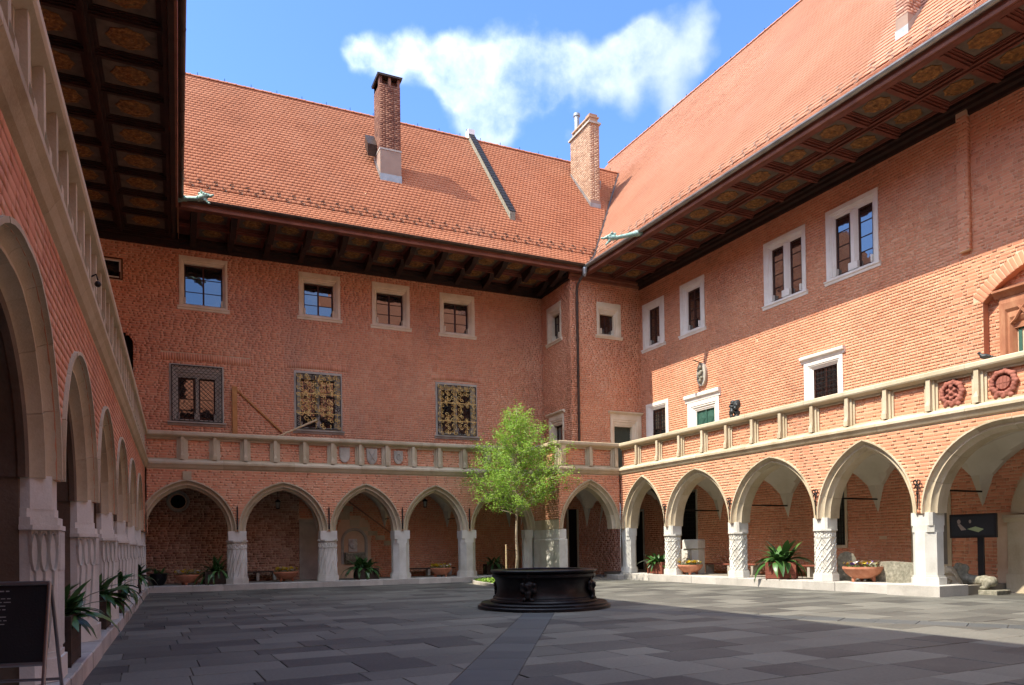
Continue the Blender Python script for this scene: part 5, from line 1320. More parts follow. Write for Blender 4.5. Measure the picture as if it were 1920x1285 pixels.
# ---------------------------------------------------------------- well
well = thing('well', 'black bronze octagonal well with cartouches standing on round steps in the courtyard', 'well', (WELL.x, WELL.y, 0), .2)
s = MB(); s.lathe([(1.70, -.02), (1.70, .07), (1.68, .09), (1.62, .095), (1.62, .14), (1.60, .16), (1.2, .165)], 64); s.obj('step', 'bronze_dark', well, smooth=True, angle=.5)
b = MB(); oc8 = lambda a: 1-.018*(1-abs(math.cos(4*a)))
b.lathe([(1.36, .15), (1.38, .19), (1.36, .225), (1.31, .24), (1.30, .27), (1.25, .30), (1.215, .38), (1.205, .50), (1.22, .62), (1.255, .72), (1.30, .78), (1.33, .80), (1.335, .86), (1.30, .885), (1.31, .90), (1.36, .925), (1.37, .955), (1.35, .975), (1.12, .985), (1.08, .965), (1.08, .55), (.2, .5)], 64, lobes=oc8)
b.obj('basin', 'bronze_dark', well, smooth=True, angle=.55)
lid = MB(); lid.lathe([(1.075, .90), (1.075, .93), (.05, .96)], 48); lid.obj('cover', 'bronze_dark', well, smooth=True, angle=.5)
cart = blob('cartouche', 'bronze_dark', [(0, 0, .56, .17, 1, .45, 1.25), (0, -.05, .60, .08), (0, -.07, .53, .05), (-.15, .0, .62, .07), (.15, .0, .62, .07), (-.15, 0, .48, .07), (.15, 0, .48, .07), (0, -.02, .80, .085), (-.1, -.0, .76, .06), (.1, -.0, .76, .06), (0, -.03, .87, .06), (0, -.04, .34, .08), (-.09, -.06, .27, .06), (.1, -.05, .25, .07), (-.17, .0, .55, .045), (.17, 0, .55, .045), (0, -.03, .42, .09),
             (-.05, -.1, .62, .03), (.05, -.1, .62, .03), (0, -.11, .56, .035)], 'mesh', res=.022)
angw = [math.atan2(-WELL.y, -WELL.x)-.2-.30+k*PI/2 for k in range(4)]
for a in angw: link('cartouche', cart, well, Matrix.Rotation(a, 4, 'Z') @ Matrix.Translation((1.24, 0, 0)) @ Matrix.Rotation(PI/2, 4, 'Z'))

# ---------------------------------------------------------------- tree bed, tree, stake
bed = [(11.15, 26.3), (14.6, 26.0), (15.35, 28.6), (15.35, 31.2), (12.1, 31.25), (11.5, 29.4)]
bd_ = thing('tree_bed', 'low stone-edged planting bed round the foot of the young tree', 'planting bed')
n = len(bed); cxb = sum(p[0] for p in bed)/n; cyb = sum(p[1] for p in bed)/n
for i in range(n):
    a, b2 = Vector(bed[i]), Vector(bed[(i+1) % n]); L = (b2-a).length; k = max(1, round(L/1.0)); dv = (b2-a)/k; nn = Vector((-dv.y, dv.x)).normalized()
    for j in range(k):
        p, q = a+dv*j, a+dv*(j+1); g0 = dv.normalized()*.006
        mb = MB(); mb.prismz([tuple(p+g0), tuple(q-g0), tuple(q-g0+nn*.14), tuple(p+g0+nn*.14)], -.02, .13+random.uniform(-.006, .006)); mb.obj('edging_stone', 'grey_stone', bd_)
mb = MB(); mb.prismz([((p[0]-cxb)*.97+cxb, (p[1]-cyb)*.97+cyb) for p in bed], -.02, .10); mb.obj('soil', 'soil', bd_)
gc = MB()
for _ in range(5200):
    i = random.randrange(n); t1, t2 = random.random(), random.random()
    if t1+t2 > 1: t1, t2 = 1-t1, 1-t2
    a, b2 = bed[i], bed[(i+1) % n]; x = cxb+(a[0]-cxb)*t1+(b2[0]-cxb)*t2; y = cyb+(a[1]-cyb)*t1+(b2[1]-cyb)*t2; x = cxb+(x-cxb)*.95; y = cyb+(y-cyb)*.95
    hgt = .12+.16*random.random()*(.5+.5*math.sin(x*3)*math.sin(y*2.3+1)); r = random.uniform(.025, .05); a_ = random.uniform(0, 6.3); c_, s_ = math.cos(a_), math.sin(a_); t = random.uniform(-.03, .03)
    gc.add([(x-c_*r, y-s_*r, hgt), (x-s_*r*.5, y+c_*r*.5, hgt+t), (x+c_*r, y+s_*r, hgt+t), (x+s_*r*.5, y-c_*r*.5, hgt-t)], [(0, 1, 2, 3)])
gc.obj('ground_cover', 'ground_cover_leaf', None, kind='stuff', label='bright green low ground cover filling the bed around the young tree', cat='ground cover')
TX, TY = 13.58, 29.5
tree = thing('young_tree', 'young light green leafy tree growing from the bed behind the well', 'tree', (TX, TY, .08))
mb = MB(); tp = [(0, 0, 0), (-.02, 0, .35), (.03, 0, 1.0), (.0, .01, 1.8), (.03, 0, 2.6), (.02, 0, 3.6), (.05, .02, 4.8), (.04, 0, 6.0), (.1, 0, 7.2)]
mb.tube(tp, [.085, .068, .062, .058, .052, .045, .034, .022, .01], 9); mb.obj('trunk', 'bark', tree, smooth=True)
br = MB(); LP = []
def leaf_spray(p0, d, L):
    k = int(L/.075)
    for _ in range(k):
        t = random.random()**.8; LP.append(Vector(p0)+d*L*t+Vector((random.gauss(0, .085), random.gauss(0, .085), random.gauss(0, .06)-.03*t)))
rt = random.Random(21)
for i in range(92):
    z = 2.75+4.6*(i/103)**1.15; az = i*2.399+rt.uniform(-.3, .3); f = (z-2.75)/4.6
    env = 2.5*(1-f)**.95*(.62+.38*min(1, (f+.1)/.2))*(.45+.75*rt.random())+.22
    env *= 1.0+.12*math.cos(az)
    up = .30+.55*f+rt.uniform(-.15, .2)
    d = Vector((math.cos(az), math.sin(az), up)).normalized(); p = Vector((.03, 0, z)); pts = [p]; seg = 5
    for s_ in range(seg):
        d = (d+Vector((rt.gauss(0, .12), rt.gauss(0, .12), rt.gauss(0, .07)+.035))).normalized(); p = p+d*env/seg; pts.append(p)
        for q in range(2 if s_ > 0 else 1):
            sd = (d+Vector((rt.gauss(0, .7), rt.gauss(0, .7), rt.gauss(0, .35)))).normalized(); l = env*rt.uniform(.14, .32)+.1
            leaf_spray(p, sd, l*1.0); 
            if rt.random() < .5: br.tube([p, p+sd*l*.8], [.007, .003], 3, False)
        leaf_spray(p, d, env*.25)
    br.tube(pts, [.020*(1-.75*j/seg)*(1.1-.6*f) for j in range(seg+1)], 4, False)
for (tx, tz, hh) in ((.05, 7.0, 1.15), (-.7, 5.8, .9), (1.0, 6.2, 1.25), (1.5, 5.8, 1.0), (.5, 6.4, 1.0), (-1.2, 5.2, .7)):
    p = Vector((tx*.75, rt.uniform(-.3, .3), tz-.9)); d = Vector((tx*.12, 0, 1)).normalized()
    br.tube([Vector((tx*.3, 0, tz-1.9)), p, p+d*hh*1.3], [.012, .009, .003], 4, False)
    for j in range(7): leaf_spray(p+d*hh*j/6*1.2, Vector((rt.gauss(0, .6), rt.gauss(0, .6), 1)).normalized(), .28*(1-.08*j)); leaf_spray(p+d*hh*j/6*1.2, Vector((rt.gauss(0, 1), rt.gauss(0, 1), .3)).normalized(), .3*(1-.1*j))
br.obj('branches', 'bark', tree)
P = np.array([tuple(v) for v in LP]); n = len(P); P = np.repeat(P, 3, 0)+RNG.normal(0, .055, (3*n, 3)); n = len(P)
A = RNG.normal(size=(n, 3)); A[:, 2] *= .6; A /= np.linalg.norm(A, axis=1)[:, None]; B_ = np.cross(A, RNG.normal(size=(n, 3))); B_ /= np.linalg.norm(B_, axis=1)[:, None]
ln = RNG.uniform(.032, .060, n)[:, None]; V = np.stack([P-A*ln, P+B_*ln*.48-A*ln*.1, P+A*ln, P-B_*ln*.48-A*ln*.1], 1)
me = bpy.data.meshes.new('leaves'); me.vertices.add(4*n); me.vertices.foreach_set('co', V.reshape(-1)); me.loops.add(4*n); me.loops.foreach_set('vertex_index', np.arange(4*n, dtype=np.int32)); me.polygons.add(n)
me.polygons.foreach_set('loop_start', np.arange(n, dtype=np.int32)*4); me.polygons.foreach_set('loop_total', np.full(n, 4, np.int32)); me.materials.append(MM['tree_leaf']); me.update(calc_edges=True)
link('crown', me, tree, kind='stuff')
st_ = thing('tree_stake', 'pale wooden stake tied to the trunk of the young tree', 'stake', (13.05, 29.45, .05))
tree.scale = (1, 1, 1.05)
MB().tube([(0, 0, 0), (.0, 0, 1.62)], .035, 8).obj('stake', 'stake_wood', st_); MB().tube([(.02, -.03, 1.42), (.25, -.05, 1.33), (.52, .0, 1.36)], .012, 5).obj('tie', 'soil', st_)

# ---------------------------------------------------------------- leaves for the potted plants
def strap(L, w, bend, fold=.25, n=6):
    mb = MB(); V = []
    for i in range(n+1):
        t = i/n; a = bend*t; ww = w*(math.sin(PI*min(1, .06+.94*t))**.75)*(1 if t < 1 else 0)+.004
        x = L*(math.sin(a)/max(bend, .01)) if bend else 0; z = L*(t if bend < .01 else (1-math.cos(a))/bend)
        # start steep, lean outwards
        x, z = L*t*math.sin(a*.5+.12), L*t*math.cos(a*.5+.12)
        V += [(x, -ww, z), (x-fold*ww*.4, 0, z-fold*ww), (x, ww, z)]
    F = []
    for i in range(n): F += [(3*i, 3*i+1, 3*i+4, 3*i+3), (3*i+1, 3*i+2, 3*i+5, 3*i+4)]
    mb.add(V, F); return mb
LEAF = {}
def leaf_meshes(mat, kind):
    k = (mat, kind)
    if k not in LEAF:
        rr = random.Random(hash(kind) % 97)
        LEAF[k] = [strap(1, w, b).mesh('leaf', mat, smooth=True) for w, b in {'wide': ((.11, .9), (.10, 1.3), (.125, 1.9), (.11, 2.5)), 'narrow': ((.045, .9), (.05, 1.6), (.042, 2.3), (.05, 2.9))}[kind]]
    return LEAF[k]
def plant(label, loc, n, L, kind, mat, spread=1, cat='plant', group=None, rr=None, base=.12, lean=0):
    rr = rr or random.Random(int(loc[0]*100)+n)
    t = thing('potted_plant', label, cat, loc, 0, group); ms = leaf_meshes(mat, kind)
    for i in range(n):
        f = (i+.5)/n; az = i*2.4+rr.uniform(-.4, .4); l = L*rr.uniform(.7, 1.12)
        M = Matrix.Translation((rr.uniform(-base, base), rr.uniform(-base, base)*.7, 0)) @ Matrix.Rotation(az, 4, 'Z') @ Matrix.Rotation((.05+f*.75*spread)+rr.uniform(-.1, .1), 4, 'Y') @ Matrix.Rotation(rr.uniform(-.5, .5), 4, 'X' if rr.random() < .3 else 'Z') @ Matrix.Diagonal((l, l*rr.uniform(.8, 1.2), l, 1))
        link('leaf', ms[min(3, int(f*4))], t, M)
    return t
def planter(label, loc, w, d, h, rz, mat, group='wooden planter boxes'):
    t = thing('planter_box', label, 'planter', loc, rz, group)
    k = max(2, round(h/.14)); bh = h/k
    for i in range(k):
        for (x0, x1, y0, y1) in ((-w/2, w/2, -d/2, -d/2+.025), (-w/2, w/2, d/2-.025, d/2), (-w/2, -w/2+.025, -d/2+.026, d/2-.026), (w/2-.025, w/2, -d/2+.026, d/2-.026)):
            MB().bevbox(x0, x1, y0, y1, i*bh+.02, (i+1)*bh+.014, .004).obj('board', mat, t)
    c = MB()
    for sx in (-1, 1):
        for sy in (-1, 1): c.box(sx*(w/2+.004)-.02*(sx > 0)*2, sx*(w/2+.004)+.04*(sx < 0), sy*(d/2+.004)-.04*(sy > 0), sy*(d/2+.004)+.04*(sy < 0), 0, h+.01)
    c.obj('corner_posts', mat, t); MB().box(-w/2+.03, w/2-.03, -d/2+.03, d/2-.03, .02, h-.04).obj('soil', 'soil', t)
    return t
def bowl(label, loc, r, h, plabel, cols, seed):
    t = thing('flower_bowl', label, 'flower bowl', loc, seed*.5, 'terracotta bowls of pansies')
    b = MB(); b.lathe([(r*.42, h*.22), (r*.55, h*.26), (r*.84, h*.55), (r*.97, h*.82), (r*1.0, h*.86), (r*1.0, h), (r*.93, h), (r*.90, h*.88), (.05, h*.86)], 32); b.obj('bowl', 'terracotta', t, smooth=True, angle=.6)
    for k in range(3):
        a = k*2*PI/3+.4; MB().tube([(r*.5*math.cos(a), r*.5*math.sin(a), h*.34), (r*.56*math.cos(a), r*.56*math.sin(a), h*.14), (r*.56*math.cos(a), r*.56*math.sin(a), 0)], [.075, .06, .045], 8).obj('foot', 'terracotta', t, smooth=True, angle=.8)
    p = thing('pansies', plabel, 'flowers', (loc[0], loc[1], loc[2]+h*.9), 0, 'pansy plantings')
    rr = random.Random(seed); fo = MB()
    for _ in range(330):
        a, q = rr.uniform(0, 6.3), math.sqrt(rr.random())*r*.95; x, y = q*math.cos(a), q*math.sin(a); z = rr.uniform(.0, .12); s_ = rr.uniform(.02, .04); b_ = rr.uniform(0, 6.3); c_, d_ = math.cos(b_)*s_, math.sin(b_)*s_; tt = rr.uniform(-.02, .02)
        fo.add([(x-c_, y-d_, z), (x-d_*.5, y+c_*.5, z+tt), (x+c_, y+d_, z-tt), (x+d_*.5, y-c_*.5, z-tt)], [(0, 1, 2, 3)])
    fo.obj('foliage', 'strap_leaf', p)
    for _ in range(84):
        a, q = rr.uniform(0, 6.3), math.sqrt(rr.random())*r*.93; x, y = q*math.cos(a), q*math.sin(a); z = .11+rr.uniform(0, .09); fm = MB(); cmat = rr.choice(cols); rad = rr.uniform(.042, .058)
        tl = Matrix.Translation((x, y, z)) @ Matrix.Rotation(rr.uniform(-.7, .7)-.4, 4, 'X') @ Matrix.Rotation(rr.uniform(-.6, .6), 4, 'Y')
        for k in range(5):
            e = k*2*PI/5; cx, cy = rad*.6*math.cos(e), rad*.6*math.sin(e); m_ = 5
            fm.add([(cx+rad*.62*math.cos(e+j*2*PI/m_), cy+rad*.62*math.sin(e+j*2*PI/m_), .004*k*.3+.01) for j in range(m_)], [tuple(range(m_))])
        fm.tf(tl); fm.obj('flower', cmat, p)
Y_, W_, V_ = 'petal_yellow', 'petal_white', 'petal_violet'
def rl(u, dist, z): t = Vector((-math.sin(DL), math.cos(DL), 0)); P = nR*dist+t*u; return (P.x, P.y, z)
# right arcade
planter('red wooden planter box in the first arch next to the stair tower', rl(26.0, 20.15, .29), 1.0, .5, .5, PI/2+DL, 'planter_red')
plant('bright green leafy plant in the red box nearest the stair tower', rl(26.0, 20.15, .75), 60, .62, 'wide', 'strap_leaf', 1.15, base=.3, group='strap-leaved plants in boxes')
planter('red wooden planter box between the two pillars in the middle of the sunlit arcade', rl(19.15, 20.25, .29), 1.0, .8, .58, PI/2+DL+.65, 'planter_red')
plant('fountain of long pale green strap leaves in the red box mid arcade', rl(19.15, 20.25, .84), 64, .98, 'wide', 'strap_leaf', 1.25, base=.22, group='strap-leaved plants in boxes')
bowl('terracotta bowl with yellow pansies beside leaning carved slabs', rl(24.35, 20.5, .285), .52, .42, 'yellow and cream pansies in the sunlit bowl by the carved slabs', [Y_, Y_, W_], 3)
bowl('terracotta bowl with violet and yellow pansies left of the thick plain pillar', rl(16.0, 20.45, .285), .60, .48, 'yellow, white and violet pansies left of the thick pillar', [Y_, V_, W_, Y_, W_], 5)
# back arcade
bowl('terracotta bowl of pale pansies in the first shaded arch from the left', (.35, 32.3, .235), .52, .42, 'cream and yellow pansies in the leftmost shaded bowl', [W_, Y_, W_], 8)
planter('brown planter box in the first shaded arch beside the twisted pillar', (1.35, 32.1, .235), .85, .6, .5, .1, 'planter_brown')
plant('dark spiky plant in the box beside the leftmost twisted pillar', (1.35, 32.1, .66), 62, .95, 'narrow', 'strap_leaf_dark', 1.1, base=.22, group='strap-leaved plants in boxes')
bowl('terracotta bowl of yellow pansies in the second shaded arch', (4.2, 32.9, .235), .52, .42, 'yellow pansies in the second shaded arch', [Y_, Y_, Y_, W_], 11)
planter('brown planter box in front of the wall fountain', (7.55, 32.2, .235), .9, .55, .48, .12, 'planter_brown')
plant('round dark leafy plant in the box in front of the wall fountain', (7.35, 32.3, .66), 66, .78, 'wide', 'strap_leaf_dark', 1.2, base=.3, group='strap-leaved plants in boxes')
bowl('terracotta bowl of yellow pansies in the fourth shaded arch', (11.05, 32.4, .235), .5, .42, 'yellow pansies in the fourth shaded arch', [Y_, Y_, Y_, Y_, W_], 14)
planter('dark planter box deep in the fifth shaded arch behind the tree', (13.9, 33.0, .235), .8, .5, .5, 0, 'planter_brown')
plant('dark plant in the fifth shaded arch behind the tree', (13.9, 33.0, .7), 40, .6, 'wide', 'strap_leaf_dark', 1.2, base=.25, group='strap-leaved plants in boxes')
pt_ = thing('plant_pot', 'dark squat pot at the left end of the shaded arcade', 'pot', (-.75, 33.2, .235)); MB().lathe([(.2, 0), (.3, .2), (.34, .45), (.3, .47), (.05, .42)], 20).obj('pot', 'black_plastic', pt_, smooth=True, angle=.7)
plant('low dark plant in the squat pot at the left end of the shaded arcade', (-.75, 33.2, .62), 24, .4, 'wide', 'strap_leaf_dark', 1.2, base=.12)
# left arcade planters on the plinth
LB = ['largest dark planter box, next to the menu board', 'dark planter box behind the second pillar from the menu board', 'dark planter box third from the menu board', 'small looking dark planter box at the far end of the left arcade']
LPn = ['large dark green broad-leaved plant nearest the menu board', 'dark green plant second from the menu board', 'dark green plant third from the menu board', 'farthest dark plant at the end of the left arcade']
for i, (yy, w, d, h) in enumerate(((10.35, .42, .95, .58), (14.9, .42, .95, .55), (18.6, .42, .95, .55), (26.9, .42, .95, .55))):
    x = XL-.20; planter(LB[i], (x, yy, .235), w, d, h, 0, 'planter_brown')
    plant(LPn[i], (x, yy, .235+h-.08), 72, (.60, .62, .64, .66)[i], 'wide', 'strap_leaf_dark', 1.0, base=.15, group='strap-leaved plants in boxes', rr=random.Random(40+i))

# ---------------------------------------------------------------- menu board
mbt = thing('menu_board', 'black A-frame menu board in a grey metal frame at the left edge', 'sign', (-1.50, 7.6, .235), -.22)
f = MB(); bw, bh = .86, 1.06
for (sx, yy, ty) in ((1, 0, .16), (-1, 0, .16)):
    f.tube([(sx*bw/2, -.02, 0), (sx*bw/2, .16, bh)], .018, 8); f.tube([(sx*bw/2, .44, 0), (sx*bw/2, .19, bh-.02)], .016, 8)
f.tube([(-bw/2, .16, bh), (bw/2, .16, bh)], .02, 8); f.tube([(-bw/2, .045, .36), (bw/2, .045, .36)], .018, 8); f.tube([(-bw/2, .4, .17), (bw/2, .4, .17)], .014, 8)
f.obj('frame', 'board_frame', mbt, smooth=True, angle=.8)
def bp_(x, t, off=0): return (x, .045+(.16-.045)*t-.0-off, .36+(bh-.36)*t)
pn = MB(); pn.add([bp_(-bw/2+.01, .01), bp_(bw/2-.01, .01), bp_(bw/2-.01, .99), bp_(-bw/2+.01, .99), bp_(-bw/2+.01, .01, -.012), bp_(bw/2-.01, .01, -.012), bp_(bw/2-.01, .99, -.012), bp_(-bw/2+.01, .99, -.012)], [(0, 1, 2, 3), (7, 6, 5, 4), (0, 4, 5, 1), (1, 5, 6, 2), (2, 6, 7, 3), (3, 7, 4, 0)]); pn.obj('panel', 'board_black', mbt)
tx = MB(); rr = random.Random(4)
rows_ = [(.92, .05, .34, .10)]+[(.88-.035*k, .05, .34, .0) for k in range(12)]
for k in range(15):
    t = .90-.045*k; x = -bw/2+.06
    lim = bw*.56 if k < 10 else bw*.42
    x_ = x
    while x_ < x+lim*rr.uniform(.8, 1):
        wv = rr.uniform(.02, .06); hh = .010 if k else .014
        tx.add([bp_(x_, t, .003), bp_(x_+wv, t, .003), bp_(x_+wv, t+hh, .003), bp_(x_, t+hh, .003)], [(0, 1, 2, 3)]); x_ += wv+.014
tx.obj('chalk_lines', 'chalk', mbt)

# ---------------------------------------------------------------- things in the passage at the right
P = on_r(1825, 1000, 21.7)
scr = thing('info_screen', 'black wide monitor on a dark pole showing a dim picture', 'screen', (P.x, P.y, 0), -PI/2+DL+.18)
m_ = MB(); m_.bevbox(-.62, .62, -.05, .05, 1.62, 2.32, .015); m_.obj('housing', 'black_plastic', scr)
m_ = MB(); m_.box(-.56, .56, -.056, -.051, 1.69, 2.26); m_.obj('display', 'board_black', scr)
m_ = MB(); m_.use('screen_lime'); m_.add([(-.14, -.060, 1.88), (.16, -.060, 1.78), (.30, -.060, 1.87), (.08, -.060, 1.95)], [(0, 1, 2, 3)])
m_.use('screen_skin'); m_.add([(-.36+.05*math.cos(t*PI/4), -.060, 2.10+.07*math.sin(t*PI/4)) for t in range(8)], [tuple(range(8))]); m_.add([(-.40, -.060, 2.02), (-.32, -.060, 2.03), (-.16, -.060, 1.86), (-.30, -.060, 1.84)], [(0, 1, 2, 3)]); m_.add([(-.06+.035*math.cos(t*PI/4), -.060, 2.10+.055*math.sin(t*PI/4)) for t in range(8)], [tuple(range(8))])
mb_obj_multi(m_, 'screen_picture', scr)
MB().box(.10, .26, .0, .08, .0, 1.63).obj('pole', 'black_plastic', scr); MB().bevbox(-.2, .55, -.3, .3, 0, .03, .01).obj('foot', 'black_plastic', scr)
P = on_r(1822, 1105, 21.6)
P = P+Vector((0, -.15, 0)); li = thing('stone_lion', 'weathered green-brown stone lion crouching below the monitor', 'sculpture', (P.x, P.y, 0), -PI/2+DL)
blob('body', 'old_green_stone', [(-.28, 0, .40, .17, 1.2, 1, 1.1), (-.05, 0, .38, .17, 1.3, 1, 1), (.22, 0, .38, .17, 1.2, 1, 1), (.42, 0, .36, .17), (-.40, -.02, .60, .15), (-.42, -.02, .50, .17), (-.46, -.05, .76, .14), (-.58, -.08, .72, .08), (-.64, -.09, .68, .06), (-.36, .04, .72, .13), (-.40, .12, .80, .06), (-.40, -.14, .86, .045), (-.50, -.12, .84, .05),
    (-.52, -.14, .36, .075), (-.54, -.15, .26, .06), (-.60, -.15, .17, .06), (-.70, -.15, .16, .05), (-.50, .12, .30, .075), (-.62, .13, .17, .06), (.36, -.15, .30, .13, 1, .7, 1.2), (.28, -.19, .18, .07, 1.4, 1, .8), (.12, -.2, .16, .055)], li, res=.03)
MB().bevbox(-.85, .75, -.32, .32, 0, .13, .02).obj('slab', 'old_green_stone', li)
P = on_r(1781, 1104, 21.3)
fr_ = thing('carved_stone', 'pale broken carved stone lying between the thick pillar and the stone lion', 'sculpture', (P.x, P.y, 0), -PI/2+DL+.2)
m_ = MB(); m_.prism([(-.3, 0), (.3, 0), (.32, .3), (.22, .5), (.1, .72), (-.05, .8), (-.2, .7), (-.3, .4)], -.16, .16); m_.obj('block', 'sandstone', fr_)
m_ = MB(); m_.tube([(.02+(.26-.02*t)*math.cos(t*.7), -.17, .4+(.26-.02*t)*math.sin(t*.7)) for t in range(12)], .035, 6); m_.obj('scroll', 'sandstone', fr_)
# slabs leaning in the first sunlit arches
P = on_r(1281, 1076, 20.9); s1 = thing('carved_slab', 'narrow stone slab with a carved pattern leaning behind the first lattice pillar', 'sculpture', (P.x, P.y, .27), -PI/2+DL)
m_ = MB(); m_.add([(-.25, -.0, 0), (.25, 0, 0), (.22, .3, 1.22), (-.24, .3, 1.30), (-.25, .12, 0), (.25, .12, 0), (.22, .42, 1.22), (-.24, .42, 1.30)], [(0, 1, 2, 3), (7, 6, 5, 4), (0, 4, 5, 1), (1, 5, 6, 2), (2, 6, 7, 3), (3, 7, 4, 0)]); m_.obj('slab', 'grey_stone', s1)
cv = MB(); lsn = []
for i in range(6): lsn += [[(.08, .12+i*.18), (.5, .2+i*.18)], [(.92, .12+i*.18), (.5, .2+i*.18)]]
face_ribs(cv, (-.25, 0, 0), (.25, 0, 0), lsn, .05, .03, 0); cv.tf(Matrix.Rotation(-.24, 4, 'X')); cv.obj('carving', 'grey_stone', s1)
P = on_r(1300, 1070, 21.4); s2 = thing('broken_capital', 'pale broken stone block catching the sun behind the yellow pansies', 'sculpture', (P.x, P.y, .27), -PI/2+DL+.3)
m_ = MB(); m_.bevbox(-.42, .42, -.25, .25, 0, 1.1, .04); m_.bevbox(-.34, .44, -.3, .28, 1.1, 1.5, .05); m_.obj('block', 'limestone', s2)
P = on_r(1588, 1089, 20.8); s3 = thing('grave_slab', 'upright grey round-topped slab behind the violet pansies', 'sculpture', (P.x, P.y, .27), -PI/2+DL+.7)
m_ = MB(); m_.prism([(-.28, 0), (.28, 0), (.28, .75), (.2, .9), (0, .98), (-.2, .9), (-.28, .75)], -.07, .07); m_.obj('slab', 'old_green_stone', s3)
P = on_r(1682, 1093, 20.9); s4 = thing('stone_block', 'long rough ochre stone block behind the thick plain pillar', 'sculpture', (P.x, P.y, .27), -PI/2+DL)
m_ = MB(); m_.prism([(-.95, 0), (.85, 0), (.88, .5), (.5, .62), (-.3, .66), (-.8, .6)], -.2, .2); m_.obj('block', 'old_green_stone', s4)
def bench(label, u0, u1, dist, fr, top='oak', z0=.26, h=.46):
    t = thing('bench', label, 'bench', group='low benches under the arcades', xf=fr @ Matrix.Translation(((u0+u1)/2, dist, z0))); L = u1-u0
    for k in range(3): MB().bevbox(-L/2, L/2, -.21+k*.145, -.21+k*.145+.13, h-.05, h, .006).obj('plank', top, t)
    for sx in (-1, 0, 1): MB().box(sx*(L/2-.25)-.06, sx*(L/2-.25)+.06, -.18, .2, 0, h-.052).obj('leg', 'grey_stone', t)
bench('low bench with red-brown planks between the second and third lattice pillars', -21.6, -17.6, 2.5, F_RIGHT, 'planter_red')
bench('low bench with red-brown planks behind the pale broken stones', -25.4, -22.2, 2.5, F_RIGHT, 'planter_red')
bench('dark bench against the wall in the second shaded arch', 2.2, 4.1, 2.6, F_BACK, 'planter_brown', h=.4)
bench('dark bench against the wall in the fourth shaded arch', 9.6, 12.3, 2.6, F_BACK, 'planter_brown', h=.36)

# ---------------------------------------------------------------- wall fountain and lantern
wf = thing('wall_fountain', 'stone arched wall niche with a carved face over a dark basin', 'fountain', xf=F_BACK @ Matrix.Translation((7.5, WT, 0)))
m_ = MB(); pr_ = [(.14, .03), (.14, -.05), (.04, -.06), (.0, .0), (0, .25)]; V = []; nn_ = 16
def nich(r): return [(-.48-r, .88)]+[(-(.48+r)*math.cos(t*PI/nn_), 1.95+(.48+r)*math.sin(t*PI/nn_)) for t in range(nn_+1)]+[(.48+r, .88)]
for r_, d_ in pr_: V += [(p[0], d_, p[1]) for p in nich(r_)]
m = nn_+3; m_.add(V, [(i*m+k_, (i+1)*m+k_, (i+1)*m+k_+1, i*m+k_+1) for i in range(len(pr_)-1) for k_ in range(m-1)]); m_.box(-.5, .5, -.02, .0, .9, 2.44) if False else None
m_.add([(p[0], .012, p[1]) for p in nich(.02)], [tuple(range(m))]); m_.obj('niche', 'grey_stone', wf)
MB().bevbox(-.27, .12, -.06, .02, 1.45, 2.05, .02).obj('plaque', 'limestone', wf)
blob('face', 'limestone', [(-.08, -.1, 1.76, .17, 1, .6, 1.2), (-.08, -.2, 1.74, .05), (-.15, -.14, 1.82, .05), (-.01, -.14, 1.82, .05), (-.08, -.16, 1.64, .07), (-.08, -.1, 1.92, .12), (-.22, -.06, 1.8, .09), (.06, -.06, 1.8, .09)], wf, res=.025)
m_ = MB(); m_.sweepu(-.46, .44, [(.0, 1.42), (-.28, 1.42), (-.30, 1.36), (-.26, 1.1), (-.12, .9), (0, .86)]); m_.obj('basin', 'old_green_stone', wf)
def lantern(label, px, py, y, s=1):
    P = on_y(px, py, y); t = thing('lantern', label, 'lamp', (P.x, y, P.z))
    m_ = MB(); m_.lathe([(.02, .22), (.13, .12), (.15, .1), (.1, .09)], 8); m_.lathe([(.07, -.2), (.1, -.17), (.08, -.16)], 8); m_.tube([(0, 0, .2), (0, 0, .7)], .01, 5)
    for k in range(4): a = k*PI/2+.4; m_.tube([(.11*math.cos(a), .11*math.sin(a), .1), (.08*math.cos(a), .08*math.sin(a), -.17)], .01, 4)
    m_.obj('housing', 'iron', t); MB().lathe([(.06, -.15), (.095, .08), (.03, .09)], 8).obj('glass', 'lamp_glass', t)
lantern('small iron lantern hanging in the second shaded arch', 521, 946, 33.2)
lantern('small iron lantern hanging in the fourth shaded arch', 797, 944, 33.2)

# stones left of an old stair in the third bay, and the sundial timbers above the parapet
sr = MB()
for (x0, x1, z0_, z1_) in ((6.3, 6.75, 2.75, 3.1), (6.75, 7.3, 2.95, 3.32), (7.3, 7.75, 2.6, 2.95), (7.75, 8.15, 2.42, 2.6), (8.15, 8.6, 2.2, 2.42), (8.5, 8.95, 1.98, 2.2), (8.9, 9.3, 1.72, 1.95), (7.0, 7.45, 3.32, 3.6)): sr.box(x0, x1, WT-.018, WT+.02, z0_, z1_)
sr.obj('stair_trace', 'sandstone', wing_back)
sr = MB(); sr.add([(6.9, WT-.02, 4.1), (9.6, WT-.02, 2.1), (9.6, WT-.02, 2.02), (6.9, WT-.02, 4.02), (6.9, WT+.01, 4.12), (9.6, WT+.01, 2.12)], [(0, 1, 2, 3), (4, 5, 1, 0)]); sr.obj('stair_groove', 'brick_old', wing_back)
gn = thing('sundial_timbers', 'orange timber post with slanting beam and pole of an old wall sundial', 'timber frame', xf=F_BACK @ Matrix.Translation((2.3, WT-.12, 0)))
MB().bevbox(-.1, .1, -.08, .11, 5.1, 8.78, .02).obj('post', 'timber_post', gn)
